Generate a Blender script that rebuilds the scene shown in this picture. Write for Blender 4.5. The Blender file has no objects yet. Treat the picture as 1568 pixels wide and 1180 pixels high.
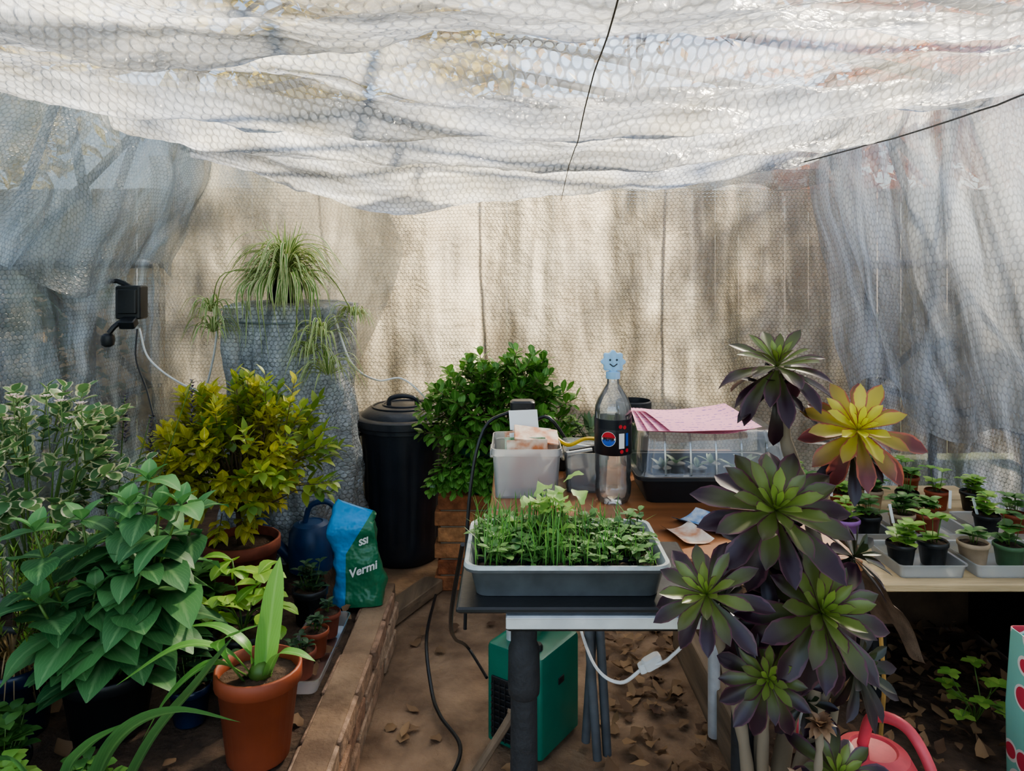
import bpy, math, random
from mathutils import Vector, Matrix, noise
R=random.Random(7)
S=bpy.context.scene
V=Vector
pi=math.pi
def hx(s,a=1.0):
    s=s.lstrip('#'); o=[]
    for i in (0,2,4):
        c=int(s[i:i+2],16)/255
        o.append(c/12.92 if c<=.04045 else ((c+.055)/1.055)**2.4)
    return (o[0],o[1],o[2],a)
def mul(c,k): return (min(1,c[0]*k),min(1,c[1]*k),min(1,c[2]*k),1)
# ---------------------------------------------------------------- materials
def N(nt,t,ins=None,**p):
    n=nt.nodes.new(t)
    for k,v in p.items(): setattr(n,k,v)
    for k,v in (ins or {}).items():
        s=n.inputs[k]
        if isinstance(v,bpy.types.NodeSocket): nt.links.new(v,s)
        else: s.default_value=v
    return n
def newmat(name):
    m=bpy.data.materials.new(name); m.use_nodes=True; m.node_tree.nodes.clear(); return m,m.node_tree
def out(nt,sh):
    o=N(nt,'ShaderNodeOutputMaterial'); nt.links.new(sh,o.inputs[0])
def mixc(nt,f,a,b,bt='MIX'):
    n=N(nt,'ShaderNodeMix',data_type='RGBA',blend_type=bt)
    for i,v in ((0,f),(6,a),(7,b)):
        if isinstance(v,bpy.types.NodeSocket): nt.links.new(v,n.inputs[i])
        else: n.inputs[i].default_value=v
    return n.outputs[2]
def pm(name,col,rough=.6,metal=0,var=.2,scale=15,bump=0,bscale=80,stretch=(1,1,1),spec=.5,col2=None):
    m,nt=newmat(name)
    tc=N(nt,'ShaderNodeTexCoord')
    mp=N(nt,'ShaderNodeMapping',{'Vector':tc.outputs['Object'],'Scale':stretch})
    nz=N(nt,'ShaderNodeTexNoise',{'Vector':mp.outputs[0],'Scale':scale,'Detail':5})
    r=N(nt,'ShaderNodeMapRange',{'Value':nz.outputs[0],'From Min':.35,'From Max':.65})
    c=mixc(nt,r.outputs[0],mul(col,1-var),col2 or mul(col,1+var))
    b=N(nt,'ShaderNodeBsdfPrincipled',{'Base Color':c,'Roughness':rough,'Metallic':metal,'Specular IOR Level':spec})
    if bump:
        n2=N(nt,'ShaderNodeTexNoise',{'Vector':mp.outputs[0],'Scale':bscale,'Detail':6})
        bp=N(nt,'ShaderNodeBump',{'Strength':bump,'Distance':.01,'Height':n2.outputs[0]})
        nt.links.new(bp.outputs[0],b.inputs['Normal'])
    out(nt,b.outputs[0]); return m
def attrmat(name,c1,c2,rough=.8,bump=.5,bscale=70,nscale=25,dark=.55):
    m,nt=newmat(name)
    at=N(nt,'ShaderNodeAttribute',attribute_name='rnd')
    tc=N(nt,'ShaderNodeTexCoord')
    nz=N(nt,'ShaderNodeTexNoise',{'Vector':tc.outputs['Object'],'Scale':nscale,'Detail':6})
    c=mixc(nt,at.outputs['Fac'],c1,c2)
    r=N(nt,'ShaderNodeMapRange',{'Value':nz.outputs[0],'From Min':.35,'From Max':.7,'To Min':dark,'To Max':1.2})
    c=mixc(nt,1.0,c,r.outputs[0],'MULTIPLY')
    n2=N(nt,'ShaderNodeTexNoise',{'Vector':tc.outputs['Object'],'Scale':bscale,'Detail':6})
    bp=N(nt,'ShaderNodeBump',{'Strength':bump,'Distance':.01,'Height':n2.outputs[0]})
    b=N(nt,'ShaderNodeBsdfPrincipled',{'Base Color':c,'Roughness':rough,'Normal':bp.outputs[0]})
    out(nt,b.outputs[0]); return m
def leafmat(name,c1,c2,margin=None,mw=.6,vein=None,rough=.42,transl=.3):
    m,nt=newmat(name)
    at=N(nt,'ShaderNodeAttribute',attribute_name='rnd')
    c=mixc(nt,at.outputs['Fac'],c1,c2)
    uv=N(nt,'ShaderNodeUVMap')
    sx=N(nt,'ShaderNodeSeparateXYZ',{0:uv.outputs[0]})
    a=N(nt,'ShaderNodeMath',{0:sx.outputs[0],1:.5},operation='SUBTRACT')
    ab=N(nt,'ShaderNodeMath',{0:a.outputs[0]},operation='ABSOLUTE')
    if vein:
        f=N(nt,'ShaderNodeMapRange',{'Value':ab.outputs[0],'From Min':.02,'From Max':.09,'To Min':.7,'To Max':0})
        c=mixc(nt,f.outputs[0],c,vein)
        w=N(nt,'ShaderNodeMath',{0:ab.outputs[0],1:1.1},operation='MULTIPLY')
        s=N(nt,'ShaderNodeMath',{0:sx.outputs[1],1:w.outputs[0]},operation='SUBTRACT')
        s2=N(nt,'ShaderNodeMath',{0:s.outputs[0],1:50.0},operation='MULTIPLY')
        s3=N(nt,'ShaderNodeMath',{0:s2.outputs[0]},operation='SINE')
        f2=N(nt,'ShaderNodeMapRange',{'Value':s3.outputs[0],'From Min':.8,'From Max':1,'To Min':0,'To Max':.3})
        c=mixc(nt,f2.outputs[0],c,vein)
    if margin:
        tc=N(nt,'ShaderNodeTexCoord')
        nz=N(nt,'ShaderNodeTexNoise',{'Vector':tc.outputs['Object'],'Scale':60.})
        ad=N(nt,'ShaderNodeMath',{0:nz.outputs[0],1:.3,2:ab.outputs[0]},operation='MULTIPLY_ADD')
        f=N(nt,'ShaderNodeMapRange',{'Value':ad.outputs[0],'From Min':mw*.5+.13,'From Max':mw*.5+.18})
        c=mixc(nt,f.outputs[0],c,margin)
    b=N(nt,'ShaderNodeBsdfPrincipled',{'Base Color':c,'Roughness':rough})
    t=N(nt,'ShaderNodeBsdfTranslucent',{'Color':c})
    mx=N(nt,'ShaderNodeMixShader',{0:transl,1:b.outputs[0],2:t.outputs[0]})
    out(nt,mx.outputs[0]); return m
def clear(name,tint=(.95,.97,.97,1),diff=.12,gl=.12,rough=.1,dcol=(.8,.85,.88,1)):
    m,nt=newmat(name)
    lw=N(nt,'ShaderNodeLayerWeight',{'Blend':.25})
    t=N(nt,'ShaderNodeBsdfTransparent',{'Color':tint})
    d=N(nt,'ShaderNodeBsdfDiffuse',{'Color':dcol})
    d2=N(nt,'ShaderNodeBsdfTranslucent',{'Color':dcol})
    d3=N(nt,'ShaderNodeMixShader',{0:.5,1:d.outputs[0],2:d2.outputs[0]})
    g=N(nt,'ShaderNodeBsdfGlossy',{'Roughness':rough})
    m1=N(nt,'ShaderNodeMixShader',{0:diff,1:t.outputs[0],2:d3.outputs[0]})
    f=N(nt,'ShaderNodeMath',{0:lw.outputs['Fresnel'],1:gl},operation='ADD',use_clamp=True)
    m2=N(nt,'ShaderNodeMixShader',{0:f.outputs[0],1:m1.outputs[0],2:g.outputs[0]})
    out(nt,m2.outputs[0]); return m
def bubble(name,tint,tr_lo,tr_hi,dif=.25,gl=.1,spacing=.03,dark=.55,bump=.5,dirt=None,dirtamt=.3,streak=(1,1),slo=.4,shi=1.15,blur=.5):
    m,nt=newmat(name)
    uv=N(nt,'ShaderNodeUVMap')
    p=N(nt,'ShaderNodeVectorMath',{0:uv.outputs[0],'Scale':1/spacing},operation='SCALE')
    mx_=(.5,.8660254,1); mn_=(-.5,-.8660254,-1)
    a=N(nt,'ShaderNodeVectorMath',{0:p.outputs[0],1:mx_,2:mn_},operation='WRAP')
    q=N(nt,'ShaderNodeVectorMath',{0:p.outputs[0],1:mx_},operation='ADD')
    b=N(nt,'ShaderNodeVectorMath',{0:q.outputs[0],1:mx_,2:mn_},operation='WRAP')
    fa=N(nt,'ShaderNodeVectorMath',{0:a.outputs[0],1:(1,1,0)},operation='MULTIPLY')
    fb=N(nt,'ShaderNodeVectorMath',{0:b.outputs[0],1:(1,1,0)},operation='MULTIPLY')
    la=N(nt,'ShaderNodeVectorMath',{0:fa.outputs[0]},operation='LENGTH')
    lb=N(nt,'ShaderNodeVectorMath',{0:fb.outputs[0]},operation='LENGTH')
    d=N(nt,'ShaderNodeMath',{0:la.outputs['Value'],1:lb.outputs['Value']},operation='MINIMUM')
    c=N(nt,'ShaderNodeMapRange',{'Value':d.outputs[0],'From Min':.34,'From Max':.5},interpolation_type='SMOOTHSTEP')
    nz=N(nt,'ShaderNodeTexNoise',{'Vector':uv.outputs[0],'Scale':2.6,'Detail':7,'Roughness':.62})
    nr=N(nt,'ShaderNodeMapRange',{'Value':nz.outputs[0],'From Min':.38,'From Max':.66})
    col=mixc(nt,nr.outputs[0],tint,dirt or mul(tint,.8))
    col=mixc(nt,dirtamt,tint,col)
    # streaks paint fold light and shade into the film colour; transparency follows
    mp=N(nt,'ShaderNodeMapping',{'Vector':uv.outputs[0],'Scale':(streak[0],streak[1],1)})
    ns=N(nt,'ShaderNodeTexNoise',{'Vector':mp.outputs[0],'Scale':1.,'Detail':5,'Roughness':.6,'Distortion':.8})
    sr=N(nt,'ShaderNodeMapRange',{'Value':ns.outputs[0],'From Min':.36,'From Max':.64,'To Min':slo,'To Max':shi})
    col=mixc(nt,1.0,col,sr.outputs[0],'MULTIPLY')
    ck=N(nt,'ShaderNodeMapRange',{'Value':c.outputs[0],'To Min':1.0,'To Max':dark})
    col=mixc(nt,1.0,col,ck.outputs[0],'MULTIPLY')
    h=N(nt,'ShaderNodeMath',{0:1.0,1:c.outputs[0]},operation='SUBTRACT')
    bp=N(nt,'ShaderNodeBump',{'Strength':bump,'Distance':.004,'Height':h.outputs[0]})
    nz2=N(nt,'ShaderNodeTexNoise',{'Vector':uv.outputs[0],'Scale':9.,'Detail':7,'Roughness':.6,'Distortion':1.2})
    bp2=N(nt,'ShaderNodeBump',{'Strength':.9,'Distance':.03,'Height':nz2.outputs[0],'Normal':bp.outputs[0]})
    nn=bp2.outputs[0]
    tl=N(nt,'ShaderNodeBsdfTranslucent',{'Color':col,'Normal':nn})
    df=N(nt,'ShaderNodeBsdfDiffuse',{'Color':col,'Normal':nn})
    m1=N(nt,'ShaderNodeMixShader',{0:dif,1:tl.outputs[0],2:df.outputs[0]})
    tf=N(nt,'ShaderNodeMapRange',{'Value':c.outputs[0],'To Min':tr_lo,'To Max':tr_hi})
    tv=N(nt,'ShaderNodeMapRange',{'Value':ns.outputs[0],'From Min':.36,'From Max':.64,'To Min':1.3,'To Max':.6})
    tm=N(nt,'ShaderNodeMath',{0:tf.outputs[0],1:tv.outputs[0]},operation='MULTIPLY',use_clamp=True)
    tp=N(nt,'ShaderNodeBsdfTransparent',{'Color':(.95,.97,.98,1)})
    rf=N(nt,'ShaderNodeBsdfRefraction',{'Color':(.95,.97,.98,1),'Roughness':.25,'IOR':1.15,'Normal':bp.outputs[0]})
    tpp=N(nt,'ShaderNodeMixShader',{0:blur,1:tp.outputs[0],2:rf.outputs[0]})
    m2=N(nt,'ShaderNodeMixShader',{0:tm.outputs[0],1:m1.outputs[0],2:tpp.outputs[0]})
    g=N(nt,'ShaderNodeBsdfGlossy',{'Roughness':.2,'Normal':nn})
    m3=N(nt,'ShaderNodeMixShader',{0:gl,1:m2.outputs[0],2:g.outputs[0]})
    out(nt,m3.outputs[0]); return m
# ---------------------------------------------------------------- mesh builder
class MB:
    def __init__(s): s.v=[];s.f=[];s.uv=[];s.mi=[];s.r=[];s.M=None
    def add(s,vs,fs,uvs=None,mat=0,rnd=0.):
        b=len(s.v)
        if s.M is not None: vs=[s.M@V(q) for q in vs]
        s.v.extend(vs); s.f.extend([tuple(i+b for i in f) for f in fs])
        s.uv.extend(uvs if uvs else [(0,0)]*len(vs)); s.mi.extend([mat]*len(fs))
        s.r.extend(rnd if isinstance(rnd,list) else [rnd]*len(vs))
    def build(s,name,mats,parent=None,origin=None,ang=38):
        xs=[q[0] for q in s.v];ys=[q[1] for q in s.v];zs=[q[2] for q in s.v]
        o=V(origin) if origin else V(((min(xs)+max(xs))/2,(min(ys)+max(ys))/2,min(zs)))
        me=bpy.data.meshes.new(name)
        me.from_pydata([(q[0]-o.x,q[1]-o.y,q[2]-o.z) for q in s.v],[],s.f)
        me.polygons.foreach_set('material_index',s.mi)
        me.polygons.foreach_set('use_smooth',[True]*len(s.f))
        ul=me.uv_layers.new(name='UVMap')
        li=[0]*len(me.loops); me.loops.foreach_get('vertex_index',li)
        fl=[]
        for i in li: fl.extend(s.uv[i][:2])
        ul.data.foreach_set('uv',fl)
        at=me.attributes.new('rnd','FLOAT','POINT'); at.data.foreach_set('value',s.r)
        for m in mats: me.materials.append(m)
        me.update()
        if ang: me.set_sharp_from_angle(angle=math.radians(ang))
        ob=bpy.data.objects.new(name,me); ob.location=o
        S.collection.objects.link(ob)
        if parent: ob.parent=parent; ob.location=o-parent.location
        return ob
def loft(mb,loops,mat=0,cap0=True,cap1=True,rnd=0.,closed=True,uvs=None):
    n=len(loops[0]); vs=[p for l in loops for p in l]; fs=[]
    for i in range(len(loops)-1):
        for j in range(n if closed else n-1):
            a=i*n+j;b=i*n+(j+1)%n
            fs.append((a,b,b+n,a+n))
    if cap0: fs.append(tuple(reversed(range(n))))
    if cap1: fs.append(tuple(range((len(loops)-1)*n,len(loops)*n)))
    mb.add(vs,fs,uvs,mat,rnd)
def rr(w,d,r,z,cx=0,cy=0,seg=3):
    r=max(.0005,min(r,w/2-.0003,d/2-.0003)); o=[]
    for k,(sx,sy) in enumerate(((1,1),(-1,1),(-1,-1),(1,-1))):
        for i in range(seg+1):
            a=k*pi/2+i/seg*pi/2
            o.append(V((cx+sx*(w/2-r)+r*math.cos(a),cy+sy*(d/2-r)+r*math.sin(a),z)))
    return o
def rbox(mb,c,s,mat=0,r=.004,b=.002,rnd=0.,rot=0.,rx=0.,ry=0.):
    w,d,h=s; b=min(b,h*.3,w*.3,d*.3)
    M=Matrix.Translation(V(c))@Matrix.Rotation(rot,4,'Z')@Matrix.Rotation(rx,4,'X')@Matrix.Rotation(ry,4,'Y')
    L=[rr(w-2*b,d-2*b,r,-h/2),rr(w,d,r,-h/2+b),rr(w,d,r,h/2-b),rr(w-2*b,d-2*b,r,h/2)]
    loft(mb,[[M@p for p in l] for l in L],mat,rnd=rnd)
def lathe(mb,prof,c=(0,0,0),seg=32,mat=0,cap0=True,cap1=True,fn=None,rnd=0.):
    L=[]
    for r,z in prof:
        l=[]
        for j in range(seg):
            a=2*pi*j/seg; q=r*(fn(a,z) if fn else 1)
            l.append(V((c[0]+q*math.cos(a),c[1]+q*math.sin(a),c[2]+z)))
        L.append(l)
    loft(mb,L,mat,cap0,cap1,rnd)
def cat(pts,n=6):
    P=[V(p) for p in pts]; P=[P[0]*2-P[1]]+P+[P[-1]*2-P[-2]]; o=[]
    for i in range(1,len(P)-2):
        for k in range(n):
            t=k/n
            o.append(.5*((2*P[i])+(P[i+1]-P[i-1])*t+(2*P[i-1]-5*P[i]+4*P[i+1]-P[i+2])*t*t+(3*P[i]-P[i-1]-3*P[i+1]+P[i+2])*t**3))
    o.append(P[-2]); return o
def tube(mb,pts,rad,seg=8,mat=0,rnd=0.):
    pts=[V(p) for p in pts]; n=len(pts)
    rads=rad if isinstance(rad,(list,tuple)) else [rad]*n
    if len(rads)==2 and n!=2: rads=[rads[0]+(rads[1]-rads[0])*i/(n-1) for i in range(n)]
    L=[]; t0=(pts[1]-pts[0]).normalized()
    u=t0.cross(V((0,0,1)))
    if u.length<.1: u=t0.cross(V((1,0,0)))
    u.normalize()
    for i in range(n):
        t=(pts[min(i+1,n-1)]-pts[max(i-1,0)])
        t=t.normalized() if t.length>1e-9 else t0
        u=(u-t*u.dot(t)); u=u.normalized() if u.length>1e-6 else t.orthogonal().normalized()
        w=t.cross(u)
        L.append([pts[i]+(u*math.cos(2*pi*j/seg)+w*math.sin(2*pi*j/seg))*rads[i] for j in range(seg)])
    loft(mb,L,mat,rnd=rnd)
def p_ov(t): return max(.02,math.sin(pi*min(1,t)**.72))**.85
def p_lan(t): return max(.02,math.sin(pi*t**.8))
def p_strap(t): return min(1,.7+t*1.5)*max(.02,(1-t**5))
def p_spoon(t):
    if t<.74: s=t/.74; return .22+.78*s*s*(3-2*s)
    s=(t-.74)/.26; return max(.02,(1-s**1.7))
def p_round(t): return max(.02,math.sqrt(max(0,1-(2*t-1)**2)))
def p_ob(t): return max(.02,math.sin(pi*min(1,t)**1.35))**.7
def leaf(mb,p,d,L,W,prof=p_ov,bend=.4,cup=.15,n=5,mat=0,roll=0.,rnd=None,wav=0.):
    d=V(d).normalized(); s=d.cross(V((0,0,1)))
    if s.length<.05: a=R.uniform(0,6.28); s=V((math.cos(a),math.sin(a),0))
    s.normalize()
    if roll: s=Matrix.Rotation(roll,3,d)@s
    up=s.cross(d); cur=V(p); a=bend/n; vs=[];uv=[];fs=[]
    if rnd is None: rnd=R.random()
    for i in range(n+1):
        t=i/n; w=W*.5*prof(t)
        z=up*(cup*w)
        wz=up*(wav*math.sin(t*14+rnd*9)*w)
        vs+= [cur-s*w+z+wz,cur,cur+s*w+z-wz]; uv+=[(0,t),(.5,t),(1,t)]
        if i<n:
            k=3*i; fs+=[(k,k+1,k+4,k+3),(k+1,k+2,k+5,k+4)]
        cur=cur+d*(L/n)
        d,up=(d*math.cos(a)-up*math.sin(a)),(up*math.cos(a)+d*math.sin(a))
    mb.add(vs,fs,uv,mat,rnd)
def ribbon(mb,pts,W,mat=0,rnd=.5,prof=p_strap,cup=.2,side=None):
    P=cat(pts,6); n=len(P)-1; vs=[];uv=[];fs=[]
    for i,p in enumerate(P):
        t=(P[min(i+1,n)]-P[max(i-1,0)]).normalized()
        s=V(side) if side else t.cross(V((0,0,1)))
        if s.length<.1: s=V((1,0,0))
        s=(s-t*s.dot(t)).normalized(); up=s.cross(t)
        w=W*.5*prof(i/n)
        vs+=[p-s*w+up*cup*w,p,p+s*w+up*cup*w]; uv+=[(0,i/n),(.5,i/n),(1,i/n)]
        if i<n: k=3*i; fs+=[(k,k+1,k+4,k+3),(k+1,k+2,k+5,k+4)]
    mb.add(vs,fs,uv,mat,rnd)
def shoot(mb,p,d,sl,n,L,W,prof=p_ov,mat=0,smat=1,ang=1.0,bend=.4,r=.002,opp=False,cup=.15,jit=.2,t0=.15):
    d=V(d).normalized(); p=V(p)
    tube(mb,[p,p+d*sl*.5,p+d*sl],[r,r*.6],5,smat,rnd=.5)
    u=d.orthogonal().normalized(); w=d.cross(u); a0=R.uniform(0,6)
    for i in range(n):
        t=t0+(1-t0)*(i+1)/n
        az=a0+((i//2)*pi/2+(i%2)*pi if opp else i*2.4)+R.uniform(-jit,jit)
        pr=u*math.cos(az)+w*math.sin(az); an=ang*(1.15-.55*t)
        ld=d*math.cos(an)+pr*math.sin(an)
        k=1.05-.45*abs(t-.55)*1.2
        leaf(mb,p+d*sl*t,ld,L*k*R.uniform(.8,1.15),W*k*R.uniform(.85,1.1),prof,bend*R.uniform(.4,1.5),cup,5,mat)
def bush(mb,c,rad,ns,L,W,prof=p_ov,mat=0,smat=1,base=None,n=7,sl=.5,inner=.4,upb=.4,zmin=-.5,bend=.4,ang=1.0,opp=False):
    c=V(c)
    for i in range(ns):
        while True:
            q=V((R.gauss(0,1),R.gauss(0,1),R.gauss(0,1))).normalized()
            if q.z>zmin: break
        f=inner*R.uniform(.6,1.5)
        st=c+V((q.x*rad[0],q.y*rad[1],q.z*rad[2]))*f
        dd=V((q.x*rad[0],q.y*rad[1],q.z*rad[2])).normalized()+V((0,0,upb))
        shoot(mb,st,dd,min(rad)*sl*R.uniform(.7,1.3),n,L,W,prof,mat,smat,ang,bend,opp=opp)
        if base and i%3==0:
            b=V(base); tube(mb,cat([b,(b+st)/2+V((R.uniform(-.02,.02),R.uniform(-.02,.02),0)),st],3),[.006,.002],5,smat)
def pot(mb,x,y,z,rt,rb,h,mat,soil,rim=.2):
    lathe(mb,[(rb*.95,0),(rb,.004),(rt*.92,h*(1-rim)),(rt*.93,h*(1-rim)),(rt,h*(1-rim)+.002),(rt,h-.003),(rt-.003,h),(rt*.93,h),(rt*.9,h*.86)],(x,y,z),28,mat,True,False)
    L=[]
    for k in (1,.6,.25):
        L.append([V((x+rt*.9*k*math.cos(a*2*pi/28),y+rt*.9*k*math.sin(a*2*pi/28),z+h*.86+(1-k)*.006+R.uniform(-.003,.003))) for a in range(28)])
    loft(mb,L,soil,False,True)
def addtext(mb,s,size,fn,mat,bold=.0):
    cu=bpy.data.curves.new('t','FONT'); cu.body=s; cu.size=size; cu.align_x='CENTER'; cu.resolution_u=3; cu.offset=bold
    ob=bpy.data.objects.new('t',cu); S.collection.objects.link(ob); bpy.context.view_layer.update()
    me=bpy.data.meshes.new_from_object(ob.evaluated_get(bpy.context.evaluated_depsgraph_get()))
    mb.add([fn(v.co.x,v.co.y) for v in me.vertices],[tuple(p.vertices) for p in me.polygons],None,mat)
    bpy.data.objects.remove(ob); bpy.data.curves.remove(cu); bpy.data.meshes.remove(me)
def nz(x,y,z=0.): return noise.noise(V((x,y,z)))
# ---------------------------------------------------------------- shared materials
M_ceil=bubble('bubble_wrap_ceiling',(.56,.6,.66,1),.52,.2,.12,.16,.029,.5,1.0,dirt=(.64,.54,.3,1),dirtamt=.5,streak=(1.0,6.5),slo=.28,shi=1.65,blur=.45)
M_back=bubble('bubble_wrap_back',hx('#dcd5c4'),.16,.28,.2,.1,.021,.7,.6,dirt=hx('#a89a80'),dirtamt=.6,streak=(6,1.0),slo=.55,shi=1.5,blur=.7)
M_left=bubble('bubble_wrap_left',(.58,.62,.63,1),.48,.45,.25,.14,.021,.65,.6,dirt=(.44,.46,.38,1),dirtamt=.6,streak=(4.5,1.2),slo=.35,shi=1.5,blur=.25)
M_right=bubble('bubble_wrap_right',(.66,.7,.74,1),.46,.44,.3,.14,.021,.65,.6,dirt=(.64,.57,.48,1),dirtamt=.5,streak=(5.5,1.),slo=.35,shi=1.6,blur=.15)
M_over=bubble('bubble_wrap_overlap',(.6,.6,.56,1),.5,.45,.25,.1,.021,.65,.6,dirt=(.5,.46,.36,1),dirtamt=.6,streak=(5,1.2),slo=.4,shi=1.4,blur=.2)
M_barrel=bubble('bubble_wrap_barrel',(.54,.58,.6,1),.35,.5,.8,.18,.02,.75,.6,dirtamt=.5,streak=(6,2),slo=.5,shi=1.3,blur=.1)
M_soil=pm('soil',hx('#4f3e30'),.95,var=.4,scale=18,bump=1,bscale=60)
M_dirt=pm('dirt_path',hx('#80664f'),.95,var=.25,scale=6,bump=.8,bscale=50,col2=hx('#a2866a'))
M_terra=pm('terracotta_plastic',hx('#964c30'),.55,var=.1,scale=12)
M_terra2=pm('terracotta_clay',hx('#8a4a36'),.8,var=.2,scale=20)
M_black=pm('black_plastic',hx('#242628'),.38,var=.2,scale=10,bump=.05)
M_bin=pm('bin_plastic',hx('#30343b'),.3,var=.15,scale=8,bump=.08)
M_foam=pm('black_foam',hx('#2a2a2c'),.7,var=.2,scale=30,bump=.3)
M_navy=pm('navy_glaze',hx('#1c2a44'),.25,var=.3)
M_wood=pm('weathered_wood',hx('#7d6a55'),.85,var=.35,scale=14,bump=.6,bscale=30,stretch=(1,.12,1))
M_table=pm('varnished_table_wood',hx('#94613c'),.4,var=.25,scale=16,stretch=(.12,1,1))
M_alu=pm('aluminium',hx('#d4d8da'),.4,.4,var=.08,scale=30)
M_frame=pm('frame_paint',hx('#0e1214'),.5,var=.1)
M_stem=leafmat('stem_brown',hx('#5b4a33'),hx('#6a6038'),transl=0,rough=.7)
M_gstem=leafmat('stem_green',hx('#5b7a35'),hx('#7c9448'),transl=.1)
M_brick=attrmat('brick',hx('#9c735a'),hx('#c0a488'),.9,.9)
M_brick2=attrmat('red_brick',hx('#a2603e'),hx('#c08a5c'),.9,.7)
M_white=pm('white_plastic',hx('#e8e8e4'),.35,var=.04)
M_clear=clear('clear_plastic',diff=.2)
M_frost=clear('frosted_plastic',diff=.38,gl=.1,rough=.3,dcol=(.92,.94,.96,1))
# ---------------------------------------------------------------- room shell
def sheet(mb,fn,nu,nv,ul,vl,mat=0,rnd=0.,u0=0.):
    vs=[];uv=[];fs=[]
    for j in range(nv+1):
        for i in range(nu+1):
            u=i/nu;v=j/nv; vs.append(fn(u,v)); uv.append((u0+u*ul,v*vl))
    for j in range(nv):
        for i in range(nu):
            a=j*(nu+1)+i; fs.append((a,a+1,a+nu+2,a+nu+1))
    mb.add(vs,fs,uv,mat,rnd)
def sst(a,b,x):
    t=max(0,min(1,(x-a)/(b-a))); return t*t*(3-2*t)
def ceilz(x,y):
    z=2.04-.15*(1-(x/1.66)**2)
    z-=.14*math.exp(-((x+.65)/.45)**2)*sst(3.1,4.0,y)
    z-=.05*sst(3.3,4.0,y)*(1-(x/1.66)**2)
    ph=1.1*nz(x*.55,y*.5,3)-.22*x*x-.12*x
    s=math.sin(2*pi*y/.78+ph*2.6)
    z+=(.09*(abs(s)**.8*(1 if s>0 else -1)))*(1-.35*abs(x)/1.66)
    z+=.03*math.sin(2*pi*y/.25+ph*5+2*nz(x*1.5,y,7))*(.4+.6*abs(nz(x,y*1.3,5))*2)
    z+=.03*nz(x*2.0,y*4.5,1)+.02*nz(x*5,y*12,2)+.008*nz(x*18,y*22,6)
    return z
mb=MB()
def f(u,v):
    x=-1.66+3.32*u; y=-.35+4.38*v
    return V((x,y+.02*nz(x*3,y*3,9),ceilz(x,y)))
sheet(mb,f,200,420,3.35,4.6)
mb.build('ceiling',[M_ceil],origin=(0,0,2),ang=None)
mb=MB()
def f(u,v):
    x=-1.95+3.9*u; z=2.15*v
    y=4.12+.06*math.sin(x*9+3*nz(x*1.2,z*.5,2))*(.4+.6*v)+.06*nz(x*3.2,z*.9,4)+.04*nz(x*9,z*1.8,5)+.014*nz(x*20,z*6,15)
    return V((x,y,z))
sheet(mb,f,260,150,3.9,2.15)
def f(u,v):
    z=2.0-1.95*v; x=-1.95+u*(1.25+.12*math.sin(v*5)-.5*abs(v-.25))
    return V((x,4.0+.03*math.sin(x*13+z*2)+.05*nz(x*4,z*2,14)+.02*nz(x*12,z*5,14)-.02*u,z))
sheet(mb,f,100,100,1.3,1.95,mat=1,u0=.01)
def f(u,v):
    x=-.6+2.3*u; z=1.93-.1*v-.02*math.sin(x*14)*v
    return V((x,3.98-.05*v+.02*math.sin(x*30+v*3)+.03*nz(x*6,v*2,20),z))
sheet(mb,f,120,8,2.3,.16,mat=1)
mb.build('wall_back',[M_back,M_over],origin=(0,4.1,0),ang=None)
for sgn,nm,sd,mt in ((-1,'wall_left',1,M_left),(1,'wall_right',2,M_right)):
    mb=MB()
    def f(u,v):
        y=-.35+4.45*u; z=2.06*v
        x=1.93+.035*math.sin(y*8+2.5*nz(y,z,sd))*v+.05*nz(y*2.5,z*1.5,sd*3)+.02*nz(y*9,z*8,sd)
        if z>1.42: x-=(z-1.42)*.38
        return V((sgn*min(x,1.975),y,z))
    sheet(mb,f,170,100,4.45,2.06)
    hem=1.36 if sgn<0 else .75
    def f(u,v):
        y=-.35+4.4*u
        dz=.07*math.sin(y*5.5)+.05*nz(y*3,0,sd)
        zb=hem+dz; z0=ceilz(1.62*sgn,y)+.02
        z=z0+(zb-z0)*v
        bul=.05*math.sin(pi*v)+.035*math.sin(y*7+v*3+2*nz(y*1.2,v,sd))*v+.03*nz(y*5,v*3,sd+8)+.02*nz(y*14,v*5,sd+4)
        return V((sgn*(1.63+.22*min(1,v*1.15)-bul*1.2),y,z))
    sheet(mb,f,200,50,4.4,.8,u0=.3)
    mb.build(nm,[mt],origin=(sgn*1.9,2,0),ang=None)
# floor
mb=MB()
sheet(mb,lambda u,v:V((-1.98+3.96*u,-.6+4.85*v,.012*nz(u*14,v*16)+.006*nz(u*50,v*60))),120,150,4,4.8)
mb.build('floor',[M_dirt],origin=(0,2,0),ang=None)
mb=MB()
sheet(mb,lambda u,v:V((-20+40*u,-12+36*v,-.04+.02*nz(u*40,v*40))),40,40,4,4)
mb.build('lawn',[pm('lawn_grass',hx('#4c572c'),.95,var=.4,scale=3,bump=1,bscale=30)],ang=None)
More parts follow.
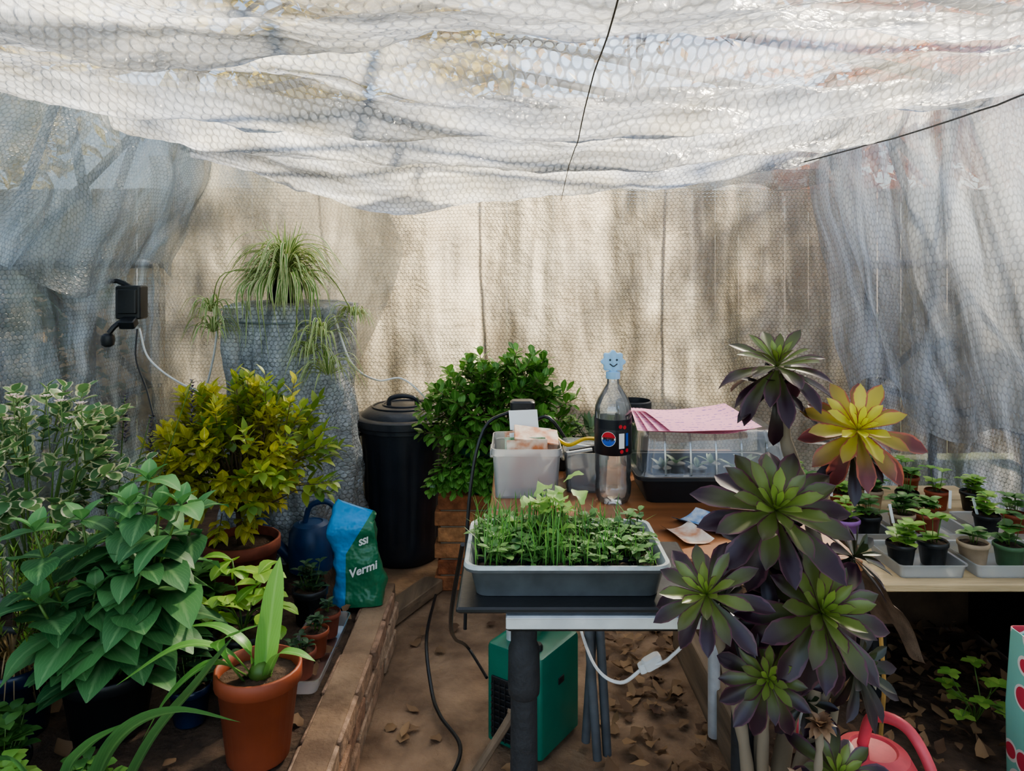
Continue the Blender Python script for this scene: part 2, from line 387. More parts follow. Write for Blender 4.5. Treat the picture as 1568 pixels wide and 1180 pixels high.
# greenhouse frame
mb=MB()
prof=[(-2.01,0,0),(-2.01,0,1.42),(-1.76,0,2.13),(0,0,2.5),(1.76,0,2.13),(2.01,0,1.42),(2.01,0,0)]
for i in range(8):
    y=-.3+i*.64
    for a,b in zip(prof[:-1],prof[1:]):
        tube(mb,[V(a)+V((0,y,0)),V(b)+V((0,y,0))],.022,4)
for q in prof[1:-1]: tube(mb,[V(q)+V((0,-.35,0)),V(q)+V((0,4.3,0))],.022,4)
for s in (-1,1):
    for z in (.06,.75): tube(mb,[(s*2.01,-.35,z),(s*2.01,4.3,z)],.018,4)
    tube(mb,[(s*2.01,3.0,1.42),(s*2.01,4.1,.75)],.022,4)
    tube(mb,[(s*2.01,2.3,.75),(s*2.01,3.0,1.42)],.022,4)
    tube(mb,[(s*2.01,2.95,1.42),(s*1.76,3.6,2.13)],.022,4)
    tube(mb,[(s*2.01,3.6,1.42),(s*1.76,2.9,2.13)],.022,4)
for x in (-.95,0,.95):
    zt=2.5-abs(x)*.37/1.76
    tube(mb,[(x,4.32,0),(x,4.32,zt)],.01,4)
mb.build('greenhouse_frame',[M_frame])
# outside
M_fence=attrmat('fence_wood',hx('#9a7a54'),hx('#c4a274'),.9,.4)
mb=MB()
for i in range(60):
    x=-5.2+i*.175
    rbox(mb,(x,5.6+R.uniform(-.01,.01),1.0),(.165,.02,2.0+R.uniform(-.02,.02)),0,.003,.002,R.random())
for z in (.3,1.7): rbox(mb,(0,5.63,z),(10.5,.05,.09),0,.003,.002,.3)
mb.build('garden_fence',[M_fence])
mb=MB()
for i in range(40):
    y=-1.6+i*.175
    rbox(mb,(3.6+R.uniform(-.01,.01),y,.6),(.02,.165,1.2+R.uniform(-.02,.02)),0,.003,.002,R.random())
for z in (.3,1.0): rbox(mb,(3.63,1.8,z),(.05,7,.09),0,.003,.002,.3)
mb.build('garden_fence',[M_fence])
def tree(base,c,rad,n,L,mat,name,br=8,rt=.09,rb=.04):
    mb=MB(); b=V(base); c=V(c)
    tube(mb,cat([b,b*.4+c*.6+V((.1,0,-.6)),c],5),[rt,.03],8,1)
    for i in range(br):
        q=V((R.gauss(0,1),R.gauss(0,1),R.gauss(0,1))).normalized()
        e=c+V((q.x*rad[0],q.y*rad[1],q.z*rad[2]))*.9
        tube(mb,cat([b*.25+c*.75,(c+e)/2+V((0,0,.1)),e],4),[rb,.006],5,1)
    cl=[c+V((R.uniform(-1,1)*rad[0],R.uniform(-1,1)*rad[1],R.uniform(-1,1)*rad[2])) for i in range(28)]
    for i in range(n):
        k=R.choice(cl); q=V((R.gauss(0,1),R.gauss(0,1),R.gauss(0,1)))*.26*min(rad)
        leaf(mb,k+q,(R.uniform(-1,1),R.uniform(-1,1),R.uniform(-1,.3)),L,L*.6,p_ov,.3,.1,2,0)
    return mb.build(name,[mat,M_stem],ang=None)
tree((-3.8,7.2,0),(-3.0,7.2,4.2),(3.0,1.3,1.6),5000,.27,leafmat('yellow_tree_leaf',hx('#c2b23c'),hx('#f0d860'),transl=.6),'tree',7)
tree((4.6,7.4,0),(4.1,7.2,3.3),(1.5,1.2,1.2),2800,.24,leafmat('orange_tree_leaf',hx('#f09a48'),hx('#ffc47c'),transl=.6),'tree',5)
tree((1.2,9.4,0),(1.6,9.3,4.6),(2.6,1.2,1.6),750,.2,leafmat('autumn_tree_leaf',hx('#c89a48'),hx('#e0b060'),transl=.55),'tree',4,.06,.02)
mb=MB()
for i in range(2600):
    leaf(mb,(-2.95+R.uniform(-.35,.35),R.uniform(1.0,5.2),R.uniform(.05,1.4)),(R.uniform(-1,1),R.uniform(-1,1),R.uniform(-.5,.8)),.16,.1,p_ov,.3,.1,2,0)
for i in range(14): tube(mb,[(-2.95,1.2+i*.28,0),(-2.95+R.uniform(-.2,.2),1.2+i*.28,1.2)],[.02,.008],5,1)
mb.build('hedge',[leafmat('hedge_leaf',hx('#344d36'),hx('#567458')),M_stem],ang=None)
# ---------------------------------------------------------------- beds and edging
mb=MB()
def bed(x0,x1,y0,y1,h,seed):
    nx=int((x1-x0)/.04);ny=int((y1-y0)/.04)
    def f(u,v):
        x=x0+(x1-x0)*u;y=y0+(y1-y0)*v
        e=1 if 0<u<1 and 0<v<1 else 0
        return V((x,y,(h+.02*nz(x*5,y*5,seed)+.01*nz(x*19,y*19,seed)) if e else .0))
    sheet(mb,f,nx,ny,x1-x0,y1-y0)
bed(-1.84,-.5,1.0,2.8,.185,1)
bed(-1.84,-.72,2.8,3.9,.185,1)
mb.build('soil_bed',[M_soil],ang=None)
mb=MB()
bed(.66,1.84,1.0,3.9,.07,3)
mb.build('soil_bed',[M_soil],ang=None)
mb=MB()
for c in range(3):
    y=1.0+(c%2)*.11
    while y<2.72:
        L=min(.215,2.83-y)
        rbox(mb,(-.485+R.uniform(-.004,.004),y+L/2,.0335+c*.067),(.105,L-.008,.06),0,.006,.005,R.random(),R.uniform(-.02,.02))
        y+=.22
    rbox(mb,(-.487,1.92,.034+c*.067),(.085,1.8,.066),1,.003,.002,.5)
mb.build('brick_edging',[M_brick,M_dirt])
mb=MB()
rbox(mb,(.63,1.75,.075),(.035,1.9,.16),0,.003,.003,rot=.02)
rbox(mb,(.62,2.72,.12),(.05,.05,.24),0,.004,.003)
rbox(mb,(.60,.9,.12),(.05,.05,.24),0,.004,.003)
mb.build('timber_edging',[M_wood])
mb=MB()
rbox(mb,(-.43,3.02,.035),(.09,.42,.05),0,.004,.003,rot=-.45)
mb.build('wooden_plank',[M_wood])
mb=MB()
for c in range(6):
    for k in range(3):
        o_=.0 if c%2 else .03
        rbox(mb,(-.215+k*.222+o_*(k>0),3.25,.035+c*.07),(.212 if (k or c%2) else .24,.1,.062),0,.004,.004,R.random())
        rbox(mb,(-.215+k*.222,3.36,.035+c*.07),(.212,.1,.062),0,.004,.004,R.random())
rbox(mb,(-.0,3.305,.21),(.62,.19,.41),1,.003,.002,.5)
mb.build('brick_plinth',[M_brick2,pm('mortar',hx('#8d7f6c'),.9,bump=.4)])
LM=leafmat('dead_leaf',hx('#5d4432'),hx('#a0805c'),rough=.8,transl=.1)
def litter(parts):
    mb=MB()
    for n,x0,x1,y0,y1,z in parts:
        for i in range(n):
            x=R.uniform(x0,x1);y=R.uniform(y0,y1)
            leaf(mb,(x,y,z+R.uniform(.004,.02)),(R.uniform(-1,1),R.uniform(-1,1),R.uniform(-.1,.35)),R.uniform(.03,.07),R.uniform(.02,.045),p_ov,R.uniform(-1.2,1.2),R.uniform(-.5,.7),4,0,wav=.25)
    mb.build('dead_leaf_litter',[LM],ang=None)
litter([(120,.3,.6,2.0,2.9,.006),(22,-.4,.3,2.0,3.1,.004)])
litter([(560,.7,1.75,1.5,3.1,.08)])
litter([(70,-1.5,-.58,1.5,2.7,.19)])
# ---------------------------------------------------------------- dustbin
mb=MB()
bx,by=-.53,3.62
fl=lambda a,z: 1-.035*(max(0,math.sin(a*14))**.6 if .1<z<.56 else 0)
lathe(mb,[(.168,0),(.175,.01),(.178,.05),(.18,.1),(.181,.12),(.2,.52),(.203,.56),(.207,.62),(.222,.625),(.222,.66),(.2,.66)],(bx,by,0),112,0,fn=fl)
lathe(mb,[(.232,.645),(.236,.65),(.236,.68),(.225,.688),(.205,.69),(.2,.7),(.17,.722),(.1,.735),(.0,.738)],(bx,by,0),48,0,cap0=True,cap1=False)
for r_,z_ in ((.15,.733),(.1,.741)):
    tube(mb,[(bx+r_*math.cos(a*pi/16),by+r_*math.sin(a*pi/16),z_-.004) for a in range(33)],.004,6)
tube(mb,cat([(bx-.07,by-.02,.725),(bx-.06,by-.02,.765),(bx,by-.02,.778),(bx+.06,by-.02,.765),(bx+.07,by-.02,.725)],5),.012,8)
for s in (-1,1):
    tube(mb,cat([(bx+s*.2,by-.06,.6),(bx+s*.25,by-.04,.6),(bx+s*.25,by+.04,.6),(bx+s*.2,by+.06,.6)],4),.01,6)
mb.build('dustbin',[M_bin])
# ---------------------------------------------------------------- wrapped water butt
mb=MB(); wx,wy=-.98,3.32
L=[];uvs=[];nseg=140
nr=90
for i in range(nr+1):
    t=i/nr; z=.19+1.05*t; row=[]
    for j in range(nseg):
        a=2*pi*j/nseg
        q=.29-.03*abs(t-.4)+.03*nz(math.cos(a)*2.5,math.sin(a)*2.5,z*1.6)+.025*nz(math.cos(a)*7,math.sin(a)*7,z*4)+.014*nz(math.cos(a)*14,math.sin(a)*14,z*10)
        q+=.016*math.sin(a*6+z*5)*(1-t)+(.05*(1-t)**3)
        q-=.02*max(0,math.sin((z-.8)*12+a*2))
        row.append(V((wx+q*math.cos(a),wy+q*math.sin(a),z))); uvs.append((a*.28,z))
    L.append(row)
for k,(q,z) in enumerate(((.2,1.25),(.1,1.255))):
    row=[]
    for j in range(nseg):
        a=2*pi*j/nseg; row.append(V((wx+q*math.cos(a),wy+q*math.sin(a),z+.008*nz(j*.3,k)))); uvs.append((a*.28,z+k*.1))
    L.append(row)
loft(mb,L,0,False,True,uvs=uvs)
lathe(mb,[(.2,0),(.225,.3),(.235,.6),(.22,1.0),(.19,1.03)],(wx,wy,.18),40,1)
tube(mb,[(wx+.262*math.cos(a*pi/16),wy+.262*math.sin(a*pi/16),1.17) for a in range(33)],.005,6,1)
mb.build('bubble_wrapped_water_butt',[M_barrel,pm('butt_grey',hx('#6d7678'),.6,var=.15)],ang=None)
# spider plant
M_spider=leafmat('spider_leaf',hx('#5f8a3c'),hx('#7fa050'),margin=hx('#d9dba8'),mw=.5,transl=.35)
mb=MB(); px_,py_,pz_=-.98,3.2,1.25
pot(mb,px_,py_,pz_,.085,.065,.1,2,3)
def spray(c,n,L,W,ups=.9,dn=.25):
    for i in range(n):
        a=R.uniform(0,2*pi); u=R.uniform(.1,1)*ups; l=L*R.uniform(.6,1.15)
        d=V((math.cos(a),math.sin(a),0))
        ribbon(mb,[c+d*.01,c+d*l*.25*(1.2-u*.5)+V((0,0,l*.45*u)),c+d*l*.55+V((0,0,l*.45*u)),c+d*l*.85+V((0,0,l*(.35*u-dn)))],W*R.uniform(.7,1.1),0,R.random(),p_lan,.3)
spray(V((px_,py_,pz_+.08)),190,.31,.017,1.3)
for i in range(70):
    a=R.uniform(pi,2*pi); d=V((math.cos(a),math.sin(a),0)); c=V((px_,py_,pz_+.1)); l=R.uniform(.1,.2)
    ribbon(mb,[c,c+d*l*.5+V((0,0,.05)),c+d*l+V((0,0,-.02)),c+d*(l*1.2)+V((0,0,-R.uniform(.06,.16)))],.016,0,R.random(),p_lan,.3)
for i in range(24):
    a=R.uniform(0,6.28); d=V((math.cos(a),math.sin(a),0)); c=V((px_,py_,pz_+.1)); l=R.uniform(.05,.16)
    ribbon(mb,[c,c+d*l*.3+V((0,0,.1)),c+d*l+V((0,0,R.uniform(.18,.28)))],.013,0,R.random(),p_lan,.3)
for e,l in (((-1.22,3.02,1.14),.15),((-.77,3.0,1.12),.2),((-.74,2.98,.97),.19),((-1.24,3.05,1.22),.15),((-.66,3.1,1.2),.13),((-.82,3.0,1.05),.15)):
    e=V(e); m=V((e.x*.7+px_*.3,3.0,1.38))
    tube(mb,cat([(px_,py_,pz_+.12),m,e],6),.002,5,1,.9)
    if l: spray(e,34,l,.012,.9,.5)
for i in range(14):
    x0=px_+R.uniform(-.18,.2)
    ribbon(mb,[(px_,py_,pz_+.12),(x0,3.0,1.33),(x0+R.uniform(-.03,.05),2.97,R.uniform(1.0,1.2))],.013,0,R.random(),p_lan,.3)
mb.build('spider_plant',[M_spider,M_gstem,M_black,M_soil],ang=None)
# ---------------------------------------------------------------- socket box + cables
mb=MB()
rbox(mb,(-1.72,3.35,1.245),(.115,.08,.15),0,.012,.006)
rbox(mb,(-1.72,3.31,1.25),(.09,.02,.11),0,.01,.004)
rbox(mb,(-1.71,3.3,1.155),(.07,.05,.04),0,.008,.004,rx=.5)
tube(mb,cat([(-1.74,3.33,1.17),(-1.77,3.3,1.14),(-1.79,3.29,1.11)],4),.012,8)
lathe(mb,[(.012,-.03),(.026,-.02),(.03,.0),(.026,.02),(.014,.03)],(-1.79,3.28,1.08),20,0)
tube(mb,cat([(-1.72,3.37,1.3),(-1.8,3.38,1.34),(-1.88,3.38,1.33)],3),.012,6)
mb.build('outdoor_socket_box',[M_black])
mb=MB()
tube(mb,cat([(-1.66,3.3,1.13),(-1.62,3.3,1.0),(-1.5,3.3,.9),(-1.38,3.3,.86),(-1.32,3.26,.98),(-1.28,3.22,1.14),(-1.24,3.15,1.22),(-1.1,3.03,1.24)],8),.0045,6)
tube(mb,cat([(-.74,3.08,1.2),(-.67,3.1,1.0),(-.6,3.3,.9),(-.5,3.35,.9),(-.4,3.35,.82),(-.33,3.3,.72)],8),.0045,6)
mb.build('white_cable',[M_white])
mb=MB()
tube(mb,cat([(-1.66,3.28,1.13),(-1.65,3.25,1.0),(-1.58,3.2,.88),(-1.5,3.1,.78)],6),.004,6)
mb.build('black_cable',[M_black])
mb=MB()
tube(mb,cat([(-.32,3.1,.03),(-.3,2.6,.1),(-.26,2.4,.03),(-.22,2.28,.02),(-.15,2.14,.02),(-.17,2.0,.02),(-.25,1.85,.015),(-.2,1.6,.015)],8),.006,6)
tube(mb,cat([(-.1,1.5,.84),(-.14,1.7,.6),(-.17,2.2,.3),(-.15,2.5,.12),(-.08,2.35,.1)],8),.005,6)
mb.build('black_cable',[M_black])
# ---------------------------------------------------------------- shrub on plinth
mb=MB()
pot(mb,-.1,3.3,.42,.14,.11,.2,2,3)
bush(mb,(-.06,3.28,.72),(.3,.22,.26),300,.062,.036,p_ob,0,1,base=(-.08,3.3,.58),n=9,sl=.42,inner=.6,upb=.3,zmin=-.85,bend=.3,ang=1.2)
for i in range(34):
    a=R.uniform(0,6.28); shoot(mb,(-.18+R.uniform(-.12,.1),3.14,.6+R.uniform(-.08,.05)),(R.uniform(-.6,.3),-.5,-.4),.1,9,.058,.032,p_ob,0,1)
mb.build('potted_evergreen_shrub',[leafmat('glossy_leaf',hx('#3e722e'),hx('#78ac50'),vein=hx('#98c068'),rough=.22,transl=.3),M_stem,pm('green_pot',hx('#1e5a46'),.5),M_soil],ang=None)
mb=MB()
pot(mb,.3,3.5,.42,.09,.07,.14,2,3)
for i in range(60):
    a=R.uniform(0,6.28);e=R.uniform(.1,1.3)
    leaf(mb,(.3+R.uniform(-.09,.09),3.47,.56+R.uniform(0,.1)),(math.cos(a)*math.cos(e),math.sin(a)*math.cos(e),math.sin(e)),.1,.03,p_lan,.3,.3,4,0)
lathe(mb,[(.1,0),(.12,.41)],(.3,3.5,0),16,2)
mb.build('potted_succulent',[leafmat('grey_green_leaf',hx('#5c7a58'),hx('#86a078')),M_stem,M_black,M_soil],ang=None)
# ---------------------------------------------------------------- table
mb=MB()
rbox(mb,(.31,1.84,.832),(.72,.86,.026),0,.006,.004)
for x,y in ((.0,2.2),(.6,2.2),(.6,1.5)):
    tube(mb,[(x,y,.82),(x,y,.01)],.018,10,1)
rbox(mb,(.31,2.2,.79),(.62,.03,.05),1,.003,.002)
for a,b in (((.19,2.14,.8),(.24,2.08,.02)),((.23,2.16,.8),(.27,2.1,.02)),((.26,2.12,.8),(.215,2.16,.02))):
    tube(mb,[a,b],.013,10,2)
rbox(mb,(.12,1.33,.851),(.42,.29,.01),3,.004,.003)
rbox(mb,(.14,1.32,.828),(.3,.24,.036),3,.004,.003)
rbox(mb,(.2,1.196,.83),(.42,.014,.022),4,.002,.0015)
rbox(mb,(.2,1.19,.838),(.42,.006,.003),4,.001,.0008)
for x in (.02,.39):
    lathe(mb,[(.022,0),(.022,.1),(.0215,.4),(.023,.55),(.022,.68),(.026,.685),(.027,.7),(.026,.76),(.022,.77),(.022,.815)],(x,1.24,.005),24,5)
mb.build('potting_table',[M_table,M_alu,pm('grey_pole',hx('#595d60'),.6),M_black,M_alu,M_foam])
# ---------------------------------------------------------------- seedling tray
mb=MB(); tx,ty,tz=.092,1.325,.8565
W,D=.345,.235
loft(mb,[rr(W-.04,D-.04,.02,tz,tx,ty,5),rr(W-.022,D-.022,.022,tz+.04,tx,ty,5),rr(W-.018,D-.018,.024,tz+.042,tx,ty,5),rr(W-.002,D-.002,.026,tz+.045,tx,ty,5),rr(W,D,.026,tz+.05,tx,ty,5)],0,True,False)
loft(mb,[rr(W,D,.026,tz+.05,tx,ty,5),rr(W-.004,D-.004,.026,tz+.056,tx,ty,5),rr(W-.016,D-.016,.024,tz+.055,tx,ty,5),rr(W-.026,D-.026,.022,tz+.044,tx,ty,5),rr(W-.044,D-.044,.02,tz+.006,tx,ty,5)],1,False,True)
nx,ny=7,5; cw=(W-.04)/nx; ch=(D-.04)/ny
for i in range(nx):
    for j in range(ny):
        cx=tx-(W-.04)/2+cw*(i+.5); cy=ty-(D-.04)/2+ch*(j+.5)
        loft(mb,[rr(cw-.008,ch-.008,.004,tz+.01,cx,cy,2),rr(cw-.003,ch-.003,.004,tz+.048,cx,cy,2),rr(cw-.006,ch-.006,.003,tz+.048,cx,cy,2),rr(cw-.007,ch-.007,.003,tz+.042,cx,cy,2)],2,True,False)
        loft(mb,[rr(cw-.007,ch-.007,.003,tz+.041,cx,cy,2),rr(cw-.02,ch-.02,.003,tz+.044,cx,cy,2)],3,False,True)
mb.build('seed_tray',[pm('grey_tray',hx('#54585a'),.45,var=.15,scale=30),pm('tray_rim',hx('#b4b9b6'),.5,var=.15,scale=40),M_black,M_soil])
mb=MB()
zs=tz+.043
for i in range(350):
    x=tx+R.uniform(-.15,.15);y=ty+R.uniform(-.095,.095)
    a=R.uniform(0,6.28);h=R.uniform(.008,.038)
    tp=V((x+.012*math.cos(a),y+.012*math.sin(a),zs+h))
    tube(mb,[(x,y,zs),tp],.0008,3,1)
    for k in range(R.choice((2,3,3,4))):
        b=a+k*2.1+R.uniform(-.4,.4)
        leaf(mb,tp-V((0,0,R.uniform(0,.008))),(math.cos(b),math.sin(b),R.uniform(.1,.6)),R.uniform(.011,.024),R.uniform(.008,.016),R.choice((p_ov,p_round)),.4,.2,4,0)
for i in range(400):
    q=R.random()
    if q<.25: x=tx+R.gauss(-.03,.025); h=R.uniform(.04,.1)
    elif q<.5: x=tx+R.gauss(-.115,.018); h=R.uniform(.04,.085)
    elif q<.7: x=tx+R.gauss(.06,.03); h=R.uniform(.035,.07)
    else: x=tx+R.uniform(-.155,.155); h=R.uniform(.03,.06)
    y=ty+R.uniform(-.1,.1); a=R.uniform(0,6.28);k=R.uniform(0,.05)
    ribbon(mb,[(x,y,zs),(x+k*.3*math.cos(a),y+k*.3*math.sin(a),zs+h*.6),(x+k*math.cos(a),y+k*math.sin(a),zs+h)],.0022,2,R.random(),p_strap,.1)
for i in range(34):
    x=tx-.035+R.gauss(0,.022);y=ty+.03+R.gauss(0,.028);a=R.uniform(0,6.28)
    leaf(mb,(x,y,zs+R.uniform(.025,.09)),(math.cos(a)*.8,math.sin(a)*.8,.6),R.uniform(.024,.045),R.uniform(.022,.038),p_spoon,.8,.3,6,3,wav=.25)
    tube(mb,[(x,y,zs),(x,y,zs+.055)],.0012,4,1)
mb.build('seedlings',[leafmat('seedling_leaf',hx('#3a6e34'),hx('#7ca45a'),transl=.3),M_gstem,leafmat('grass_blade',hx('#4a8038'),hx('#74a450'),transl=.3),leafmat('lettuce_leaf',hx('#98c060'),hx('#b8d484'),transl=.4)],ang=None)
# ---------------------------------------------------------------- things on the table
TZ=.8455
mb=MB(); bx,by=.24,1.76
lathe(mb,[(.02,.006),(.03,0),(.036,.004),(.042,.02),(.043,.045),(.04,.06),(.043,.075),(.0425,.1),(.0425,.12),(.043,.21),(.0425,.225),(.036,.245),(.024,.265),(.0145,.28),(.0135,.292),(.0155,.294),(.0155,.297),(.0135,.299)],(bx,by,TZ),36,0,True,False)
lathe(mb,[(.0436,.118),(.0442,.119),(.0442,.2),(.0436,.201)],(bx,by,TZ),48,1,False,False)
lathe(mb,[(.0445,.178),(.0445,.2)],(bx,by,TZ),48,6,False,False)
def onb(x,y,r=.0447): 
    a=-pi/2+x/r; return V((bx+r*math.cos(a),by+r*math.sin(a),TZ+y))
def disc(cx,cy,r,m,a0=0,a1=2*pi,rad=.0447,n=20):
    pts=[onb(cx+r*math.cos(a0+(a1-a0)*i/n),cy+r*math.sin(a0+(a1-a0)*i/n),rad) for i in range(n+1)]
    mb.add([onb(cx,cy,rad)]+pts,[(0,i+1,i+2) for i in range(n)],None,m)
disc(-.017,.157,.0175,3); disc(-.017,.157,.0165,2,.15,pi-.15,.0449); disc(-.017,.157,.0165,4,pi+.15,2*pi-.15,.0449)
mb.add([onb(x,y,.0451) for x,y in ((-.034,.1515),(0,.1515),(0,.163),(-.034,.163))],[(0,1,2,3)],None,3)
addtext(mb,'PEPSI',.0115,lambda x,y:onb(-.017+x,.153+y,.0453),5,.0003)
for k,(cx,cy) in enumerate(((.012,.186),(.023,.184),(.015,.128),(.03,.13))): disc(cx,cy,.0045,2,rad=.0449)
mb.add([onb(x,y,.0449) for x,y in ((.008,.135),(.022,.135),(.022,.17),(.008,.17))],[(0,1,2,3)],None,3)
mb.add([onb(x,y,.0449) for x,y in ((.026,.14),(.034,.14),(.034,.17),(.026,.17))],[(0,1,2,3)],None,4)
lathe(mb,[(.0165,.292),(.017,.293),(.017,.308),(.008,.31),(.008,.315)],(bx,by,TZ),24,7)
L=[]
for yy,k in ((-.009,.9),(-.007,1),(.005,1),(.007,.9)):
    L.append([V((bx+k*(.027+.0028*math.cos(8*a*2*pi/64))*math.cos(a*2*pi/64),by+yy,TZ+.332+k*(.025+.0028*math.cos(8*a*2*pi/64))*math.sin(a*2*pi/64))) for a in range(64)])
loft(mb,L,7)
for s in (-1,1): lathe(mb,[(.0,-.003),(.003,0),(0,.003)],(bx+s*.008,by-.0095,TZ+.337),8,5,False,False)
tube(mb,cat([(bx-.009,by-.0098,TZ+.328),(bx,by-.0098,TZ+.322),(bx+.009,by-.0098,TZ+.328)],5),.0012,5,5)
mb.build('drink_bottle',[clear('bottle_plastic',diff=.1,gl=.12,rough=.05),pm('label_black',hx('#14151c'),.35),pm('label_red',hx('#c4202c'),.4,var=.03),M_white,pm('label_blue',hx('#1c4fae'),.4,var=.03),M_black,pm('label_dark',hx('#101420'),.35),pm('pale_blue_plastic',hx('#9cc8e8'),.4,var=.04)])
mb=MB(); cx,cy=.48,1.85
loft(mb,[rr(.32,.2,.02,TZ,cx,cy),rr(.35,.23,.025,TZ+.055,cx,cy),rr(.375,.245,.028,TZ+.056,cx,cy),rr(.375,.245,.028,TZ+.064,cx,cy),rr(.345,.225,.025,TZ+.064,cx,cy),rr(.32,.2,.02,TZ+.02,cx,cy)],0)
loft(mb,[rr(.368,.238,.027,TZ+.065,cx,cy),rr(.355,.225,.03,TZ+.075,cx,cy),rr(.34,.21,.03,TZ+.15,cx,cy),rr(.32,.19,.03,TZ+.165,cx,cy),rr(.3,.17,.025,TZ+.168,cx,cy)],1,False,True)
for k in range(5):
    x=cx-.12+k*.06
    tube(mb,cat([(x,cy-.117,TZ+.07),(x,cy-.107,TZ+.14),(x,cy-.09,TZ+.168)],3),.003,5,1)
for k in range(6):
    lathe(mb,[(.018,0),(.024,.04),(.022,.04)],(cx-.11+k*.044,cy-.02+.04*(k%2),TZ+.022),14,2)
    for q in range(5):
        a=R.uniform(0,6.3); leaf(mb,(cx-.11+k*.044,cy-.02+.04*(k%2),TZ+.06),(math.cos(a),math.sin(a),.9),.04,.014,p_ov,.6,.2,5,3)
mb.build('seed_propagator',[M_black,clear('lid_plastic',diff=.12,gl=.14,rough=.08),M_black,leafmat('prop_leaf',hx('#3c5a34'),hx('#6a8a54')),])
def paper(name,c,w,d,rot,mats,mi=0,curl=.01,n=1,dz=.002):
    mb=MB()
    for k in range(n):
        M=Matrix.Translation(V(c)+V((k*.012,-k*.009,k*dz)))@Matrix.Rotation(rot+k*.12,4,'Z')
        sheet(mb,lambda u,v:M@V(((u-.5)*w,(v-.5)*d,.0015+curl*(abs(u-.5)*2)**3*(1 if n==1 else .6)+.002*math.sin(u*5+v*3))),10,8,w,d,mi)
    return mb.build(name,mats,ang=None)
m,nt=newmat('pink_paper')
tc=N(nt,'ShaderNodeUVMap'); wv=N(nt,'ShaderNodeTexWave',{'Vector':tc.outputs[0],'Scale':18.,'Distortion':6.,'Detail':3.},bands_direction='Y')
nn=N(nt,'ShaderNodeTexNoise',{'Vector':tc.outputs[0],'Scale':90.})
f1=N(nt,'ShaderNodeMapRange',{'Value':wv.outputs['Fac'],'From Min':.86,'From Max':.95})
f2=N(nt,'ShaderNodeMapRange',{'Value':nn.outputs[0],'From Min':.5,'From Max':.55})
f3=N(nt,'ShaderNodeMath',{0:f1.outputs[0],1:f2.outputs[0]},operation='MULTIPLY')
c_=mixc(nt,f3.outputs[0],hx('#f2a8bc'),hx('#8a5f9c'))
b_=N(nt,'ShaderNodeBsdfPrincipled',{'Base Color':c_,'Roughness':.8}); out(nt,b_.outputs[0]); M_pink=m
mb=MB()
for k in range(4):
    M=Matrix.Translation(V((.41+.012*k,1.79-.008*k,TZ+.182+.0035*k)))@Matrix.Rotation(-.06+k*.1,4,'Z')@Matrix.Rotation(.12,4,'X')
    sheet(mb,lambda u,v:M@V(((u-.5)*.23,(v-.5)*.17,.0015+.006*(abs(u-.5)*2)**3+.002*math.sin(u*5+v*3))),10,8,.23,.17,0)
mb.build('handwritten_note_sheets',[M_pink],ang=None)
paper('seed_leaflet',(.42,1.6,TZ),.09,.12,.7,[pm('leaflet',hx('#dfe6ea'),.5,var=.1,col2=hx('#4a8ac0'),scale=40)],0,.01)
paper('seed_leaflet',(.47,1.56,TZ+.002),.07,.1,-.5,[pm('leaflet2',hx('#e8e4de'),.5,var=.1,col2=hx('#8aa0b0'),scale=30)],0,.01)
paper('seed_leaflet',(.36,1.53,TZ),.07,.1,.3,[pm('leaflet3',hx('#c9855a'),.5,var=.1,col2=hx('#e0d8c8'),scale=25)],0,.01)
def sbox(name,cx,cy,w,d,h,mats,items):
    mb=MB()
    loft(mb,[rr(w*.88,d*.88,.015,TZ,cx,cy),rr(w*.96,d*.96,.018,TZ+h*.85,cx,cy),rr(w,d,.02,TZ+h*.86,cx,cy),rr(w,d,.02,TZ+h,cx,cy),rr(w*.97,d*.97,.018,TZ+h,cx,cy),rr(w*.86,d*.86,.013,TZ+.004,cx,cy)],0)
    for s in (-1,1):
        rbox(mb,(cx+s*w*.5,cy,TZ+h*.78),(.01,d*.35,.02),0,.003,.002)
    items(mb); return mb.build(name,mats)
def it1(mb):
    for k in range(9):
        rbox(mb,(.045+R.uniform(-.015,.015),1.8+k*.017,TZ+.07+R.uniform(0,.02)),(.1,.004,.115),(1,3,1,2,1,1,4,1,2)[k],.002,.001,rot=R.uniform(-.15,.15),rx=R.uniform(-.3,.1),ry=R.uniform(-.15,.15))
    rbox(mb,(.06,1.84,TZ+.14),(.11,.07,.004),1,.002,.001,rx=.3,ry=.15)
    rbox(mb,(.03,1.9,TZ+.165),(.075,.002,.05),2,.002,.001,rx=-.4,rot=.2)
packets=[pm('packet_orange',hx('#d27a42'),.5,col2=hx('#e8d8c0'),scale=30),M_white,pm('packet_green',hx('#4f8a50'),.5,col2=hx('#d8e0c8'),scale=30),M_black]
sbox('seed_packet_box',.035,1.87,.17,.2,.12,[M_frost]+packets,it1)
def it2(mb):
    tube(mb,cat([(.1,1.9,TZ+.13),(.14,1.86,TZ+.11),(.18,1.84,TZ+.13),(.22,1.88,TZ+.12)],5),.005,6,1)
    for k in range(4): rbox(mb,(.18+R.uniform(-.01,.01),1.86+k*.03,TZ+.05),(.07,.01,.08),(2,3,2,3)[k],.002,.001,ry=R.uniform(-.2,.2))
sbox('plastic_storage_box',.185,1.9,.11,.17,.1,[M_clear,pm('yellow_wire',hx('#e0b82c'),.4),M_black,M_white],it2)
mb=MB()
pot(mb,.345,2.1,TZ,.05,.038,.18,0,1)
mb.build('tall_plant_pot',[M_black,M_soil])
mb=MB()
rbox(mb,(.09,2.08,TZ+.02),(.2,.12,.04),0,.008,.004); rbox(mb,(.03,2.1,TZ+.11),(.07,.05,.14),0,.012,.005)
tube(mb,cat([(.05,2.05,TZ+.12),(.1,2.0,TZ+.15),(.17,2.03,TZ+.05)],5),.005,6)
